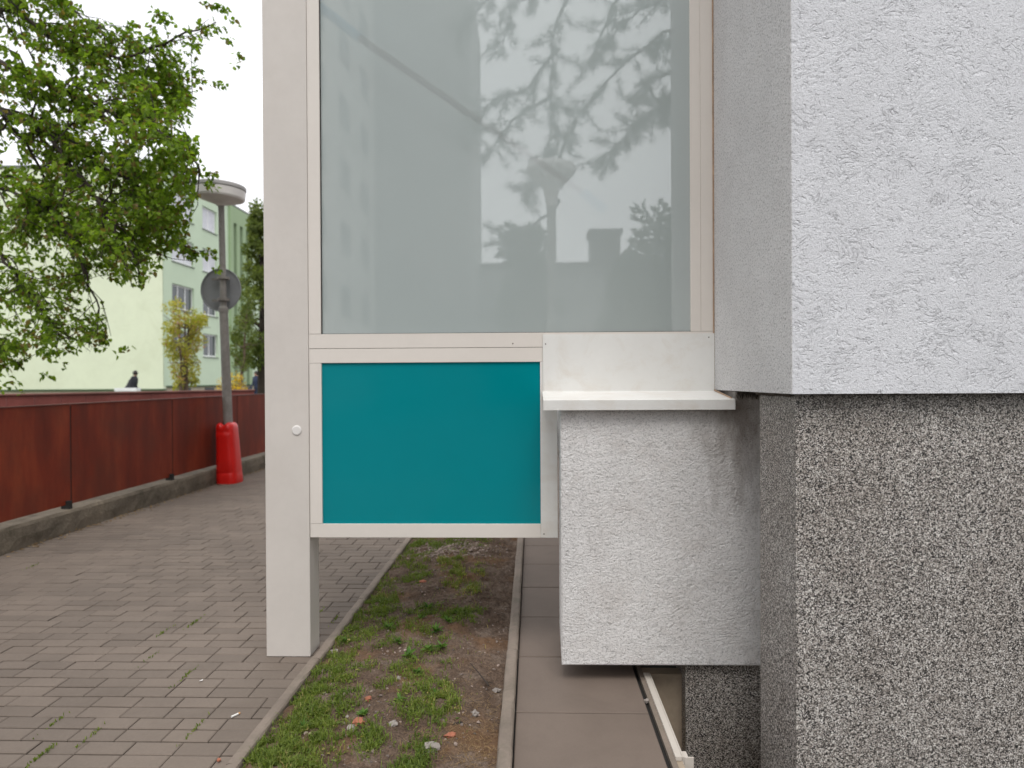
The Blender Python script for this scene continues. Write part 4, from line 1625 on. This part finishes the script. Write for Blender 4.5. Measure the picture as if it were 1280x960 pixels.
# litter on the pavers
for (px, py, ln_, a, lab, fil) in [(293.5, 894, .034, 1.0, 'white cigarette end on the pavers near the path edging', True), (251, 851, .02, .7, 'small white scrap of paper on the pavers', False)]:
    c = at_z(px, py, .004)
    d = Vector((math.cos(a), math.sin(a), 0)) * ln_ / 2
    t = thing('cigarette_end' if fil else 'paper_scrap', c, lab, 'cigarette end' if fil else 'paper scrap')
    b = MB()
    if fil:
        b.tube([c - d, c + d], [.0042, .0042], 10)
        b.build('paper', M['butt'], t)
        b = MB()
        b.tube([c + d * 1.02, c + d * 1.5], [.0043, .0043], 10)
        b.build('filter', M['filter'], t)
    else:
        b.mesh([c - d + Vector((0, .006, 0)), c - d * .6 - Vector((0, .006, -.003)), c + d - Vector((0, .005, -.002)), c + d * .8 + Vector((0, .007, .004)), c - d + Vector((0, .006, -.0012)), c - d * .6 - Vector((0, .006, -.0018)), c + d - Vector((0, .005, -.0008)), c + d * .8 + Vector((0, .007, .0028))],
               [(0, 1, 2, 3), (7, 6, 5, 4), (0, 4, 5, 1), (1, 5, 6, 2), (2, 6, 7, 3), (3, 7, 4, 0)])
        b.build('scrap', M['butt'], t)
c = at_z(273.5, 951, .004)
b = MB()
vs, fs = stone_verts(c + Vector((0, 0, .003)), .009, .7)
b.mesh(vs, fs)
tag(b.build('brick_fragment', M['brickbit']), 'small orange chip lying on the pavers at the bottom of the path', 'brick fragment')
# dry debris along the low wall
random.seed(8)
db = MB()
for i in range(330):
    Y = random.uniform(5.5, 12)
    X = XW + .01 + abs(random.gauss(0, .06))
    leaf(db, Vector((X, Y, .004)), Vector((random.gauss(0, 1), random.gauss(0, 1), .1)), Vector((0, 0, 1)) + rv(.3), random.uniform(.015, .04), .014, random.random())
tag(db.build('leaf_litter', M['straw']), 'dry leaf litter gathered along the concrete low wall', kind='stuff')

# ------------------------------------------------------------------ the place behind the viewer (mirrored by the glass)
YM = YF + .016


def refl(px, py, yv):
    p = at_y(px, py, yv)
    return Vector((p.x, 2 * YM - yv, p.z))


# tall block
c = refl(588, 470, 42)
tbk = thing('apartment_building', (c.x - 6, c.y - 5, 0), 'tall grey apartment tower mirrored in the frosted glass', 'building')
b = MB()
b.box(c.x - 7.2, c.x, c.y - 10, c.y, 0, 27)
b.build('wall', M['concrete_far'], tbk)
c2 = refl(470, 470, 40)
wb = thing('apartment_building', (c2.x - 5, c2.y + 6, 0), 'pale apartment block with windows mirrored at the left edge of the glass', 'building')
b = MB()
b.box(c2.x - 9, c2.x, c2.y, c2.y + 13, 0, 27)
b.build('wall', M['pale_far'], wb)
for fl_ in range(8):
    for k in range(3):
        b = MB()
        y0_ = c2.y + 1.6 + 4.0 * k
        b.box(c2.x + .002, c2.x + .04, y0_, y0_ + 1.7, 1.6 + 3.1 * fl_, 3.1 + 3.1 * fl_)
        b.build('window', M['window_far'], wb)
# low house with chimney
c = refl(560, 330, 50)
c3 = refl(900, 330, 50)
hs = thing('house', ((c.x + c3.x) / 2, c.y - 4, 0), 'low flat roofed house with chimney mirrored in the glass', 'house')
boxo('wall', c.x - 1, c3.x + 8, c.y - 8, c.y, 0, c.z - .4, M['concrete_far'], hs)
boxo('roof', c.x - 1.2, c3.x + 8.2, c.y - 8.2, c.y + .2, c.z - .398, c.z, M['roof_far'], hs)
k = refl(755, 300, 52)
kt = refl(755, 296, 52)
b = MB()
b.box(k.x - 1.1, k.x + 1.1, k.y - 1, k.y + 1, c.z + .002, kt.z)
b.box(k.x - 1.25, k.x + 1.25, k.y - 1.25, k.y + 1.25, kt.z + .002, kt.z + .35)
b.build('chimney', M['roof_far'], hs)
# second street lamp
lc = refl(689, 216, 15)
l2 = thing('street_lamp', (lc.x, lc.y, 0), 'street lamp with bowl shaped head mirrored in the frosted glass', 'street lamp')
b = MB()
b.tube([Vector((lc.x, lc.y, -.02)), Vector((lc.x, lc.y, lc.z - .5))], [.11, .10], 12)
b.build('pole', M['lamp_pole'], l2)
b = MB()
b.lathe(lc, [(.11, -.75), (.18, -.35), (.5, -.05), (.56, .05), (.52, .16), (.3, .22), (0, .24)], 24)
b.build('lamp_shade', M['lamp_head'], l2, smooth=True)
# pine
random.seed(31)
pt = refl(935, 470, 16)
pine = thing('pine_tree', (pt.x, pt.y, 0), 'tall pine with drooping branches mirrored in the frosted glass', 'tree')
b = MB()
b.tube([(pt.x, pt.y, 0), (pt.x - .1, pt.y, 4), (pt.x - .3, pt.y, 8), (pt.x - .2, pt.y, 12), (pt.x, pt.y, 15)], [.3, .26, .2, .14, .05], 10)
nb = MB()
ppaths = [[(900, -60), (800, -30), (700, -20), (640, 10), (628, 60)], [(720, -30), (690, 40), (690, 100), (688, 170)], [(900, 20), (830, 40), (770, 90), (720, 150), (690, 190)],
          [(900, 60), (850, 85), (800, 110), (790, 160)], [(900, 100), (840, 125), (800, 150), (770, 180), (750, 200)], [(700, 60), (660, 110), (610, 130), (590, 175)],
          [(690, 120), (640, 150), (610, 190)], [(780, -30), (760, 30), (730, 90)], [(900, -20), (860, 30), (820, 60)], [(640, -30), (600, 10), (575, 35)], [(720, 150), (690, 215), (655, 240)],
          [(900, -50), (850, -10), (800, 10), (750, 60)], [(800, 100), (830, 130), (840, 135)], [(700, 250), (660, 290), (630, 300)]]
for path in ppaths:
    pts = [refl(px, py, 15.5 + random.uniform(-.8, .8)) for px, py in path]
    fine = []
    for i in range(len(pts) - 1):
        for k in range(5):
            fine.append(pts[i].lerp(pts[i + 1], k / 5) + rv(.03))
    fine.append(pts[-1])
    b.tube(fine, [.045 * (1 - .75 * i / len(fine)) for i in range(len(fine))], 5, cap=False)
    for i in range(3, len(fine)):
        for k in range(2):
            d = rv(.5) + (fine[i] - fine[i - 1]).normalized() * .5 + Vector((0, 0, -.15))
            q = fine[i] + d.normalized() * random.uniform(.25, .65)
            b.tube([fine[i], q], [.012, .006], 4, cap=False)
            for s in range(95):
                t = random.uniform(.25, 1.1)
                p = fine[i].lerp(q, t) + rv(.05)
                nd = (d.normalized() * .5 + rv(.8)).normalized() * random.uniform(.08, .17)
                w_ = nd.cross(rv(1)).normalized() * .008
                nb.mesh([p - w_, p + w_, p + nd], [(0, 1, 2)], random.random())
b.build('trunk', M['bark'], pine)
nb.build('crown', M['needle'], pine)
# shrubs at the right of the reflection
for (px, py, yv, rr, lab, sd_) in [(856, 272, 20, 2.1, 'broad dark shrub mirrored at the right of the glass', 41), (800, 320, 22, 1.3, 'smaller dark shrub mirrored beside the chimney', 42), (655, 290, 24, 1.2, 'small dark tree mirrored behind the lamp post', 43)]:
    top = refl(px, py, yv)
    blob_tree('large_shrub', (top.x, top.y, 0), top.z, rr, lambda u: .9 if u < .6 else max(.15, 1.5 - u), M['leaf_dark'], M['bark'], lab, 'shrub', 5200, .24, .6, .15, sd_)
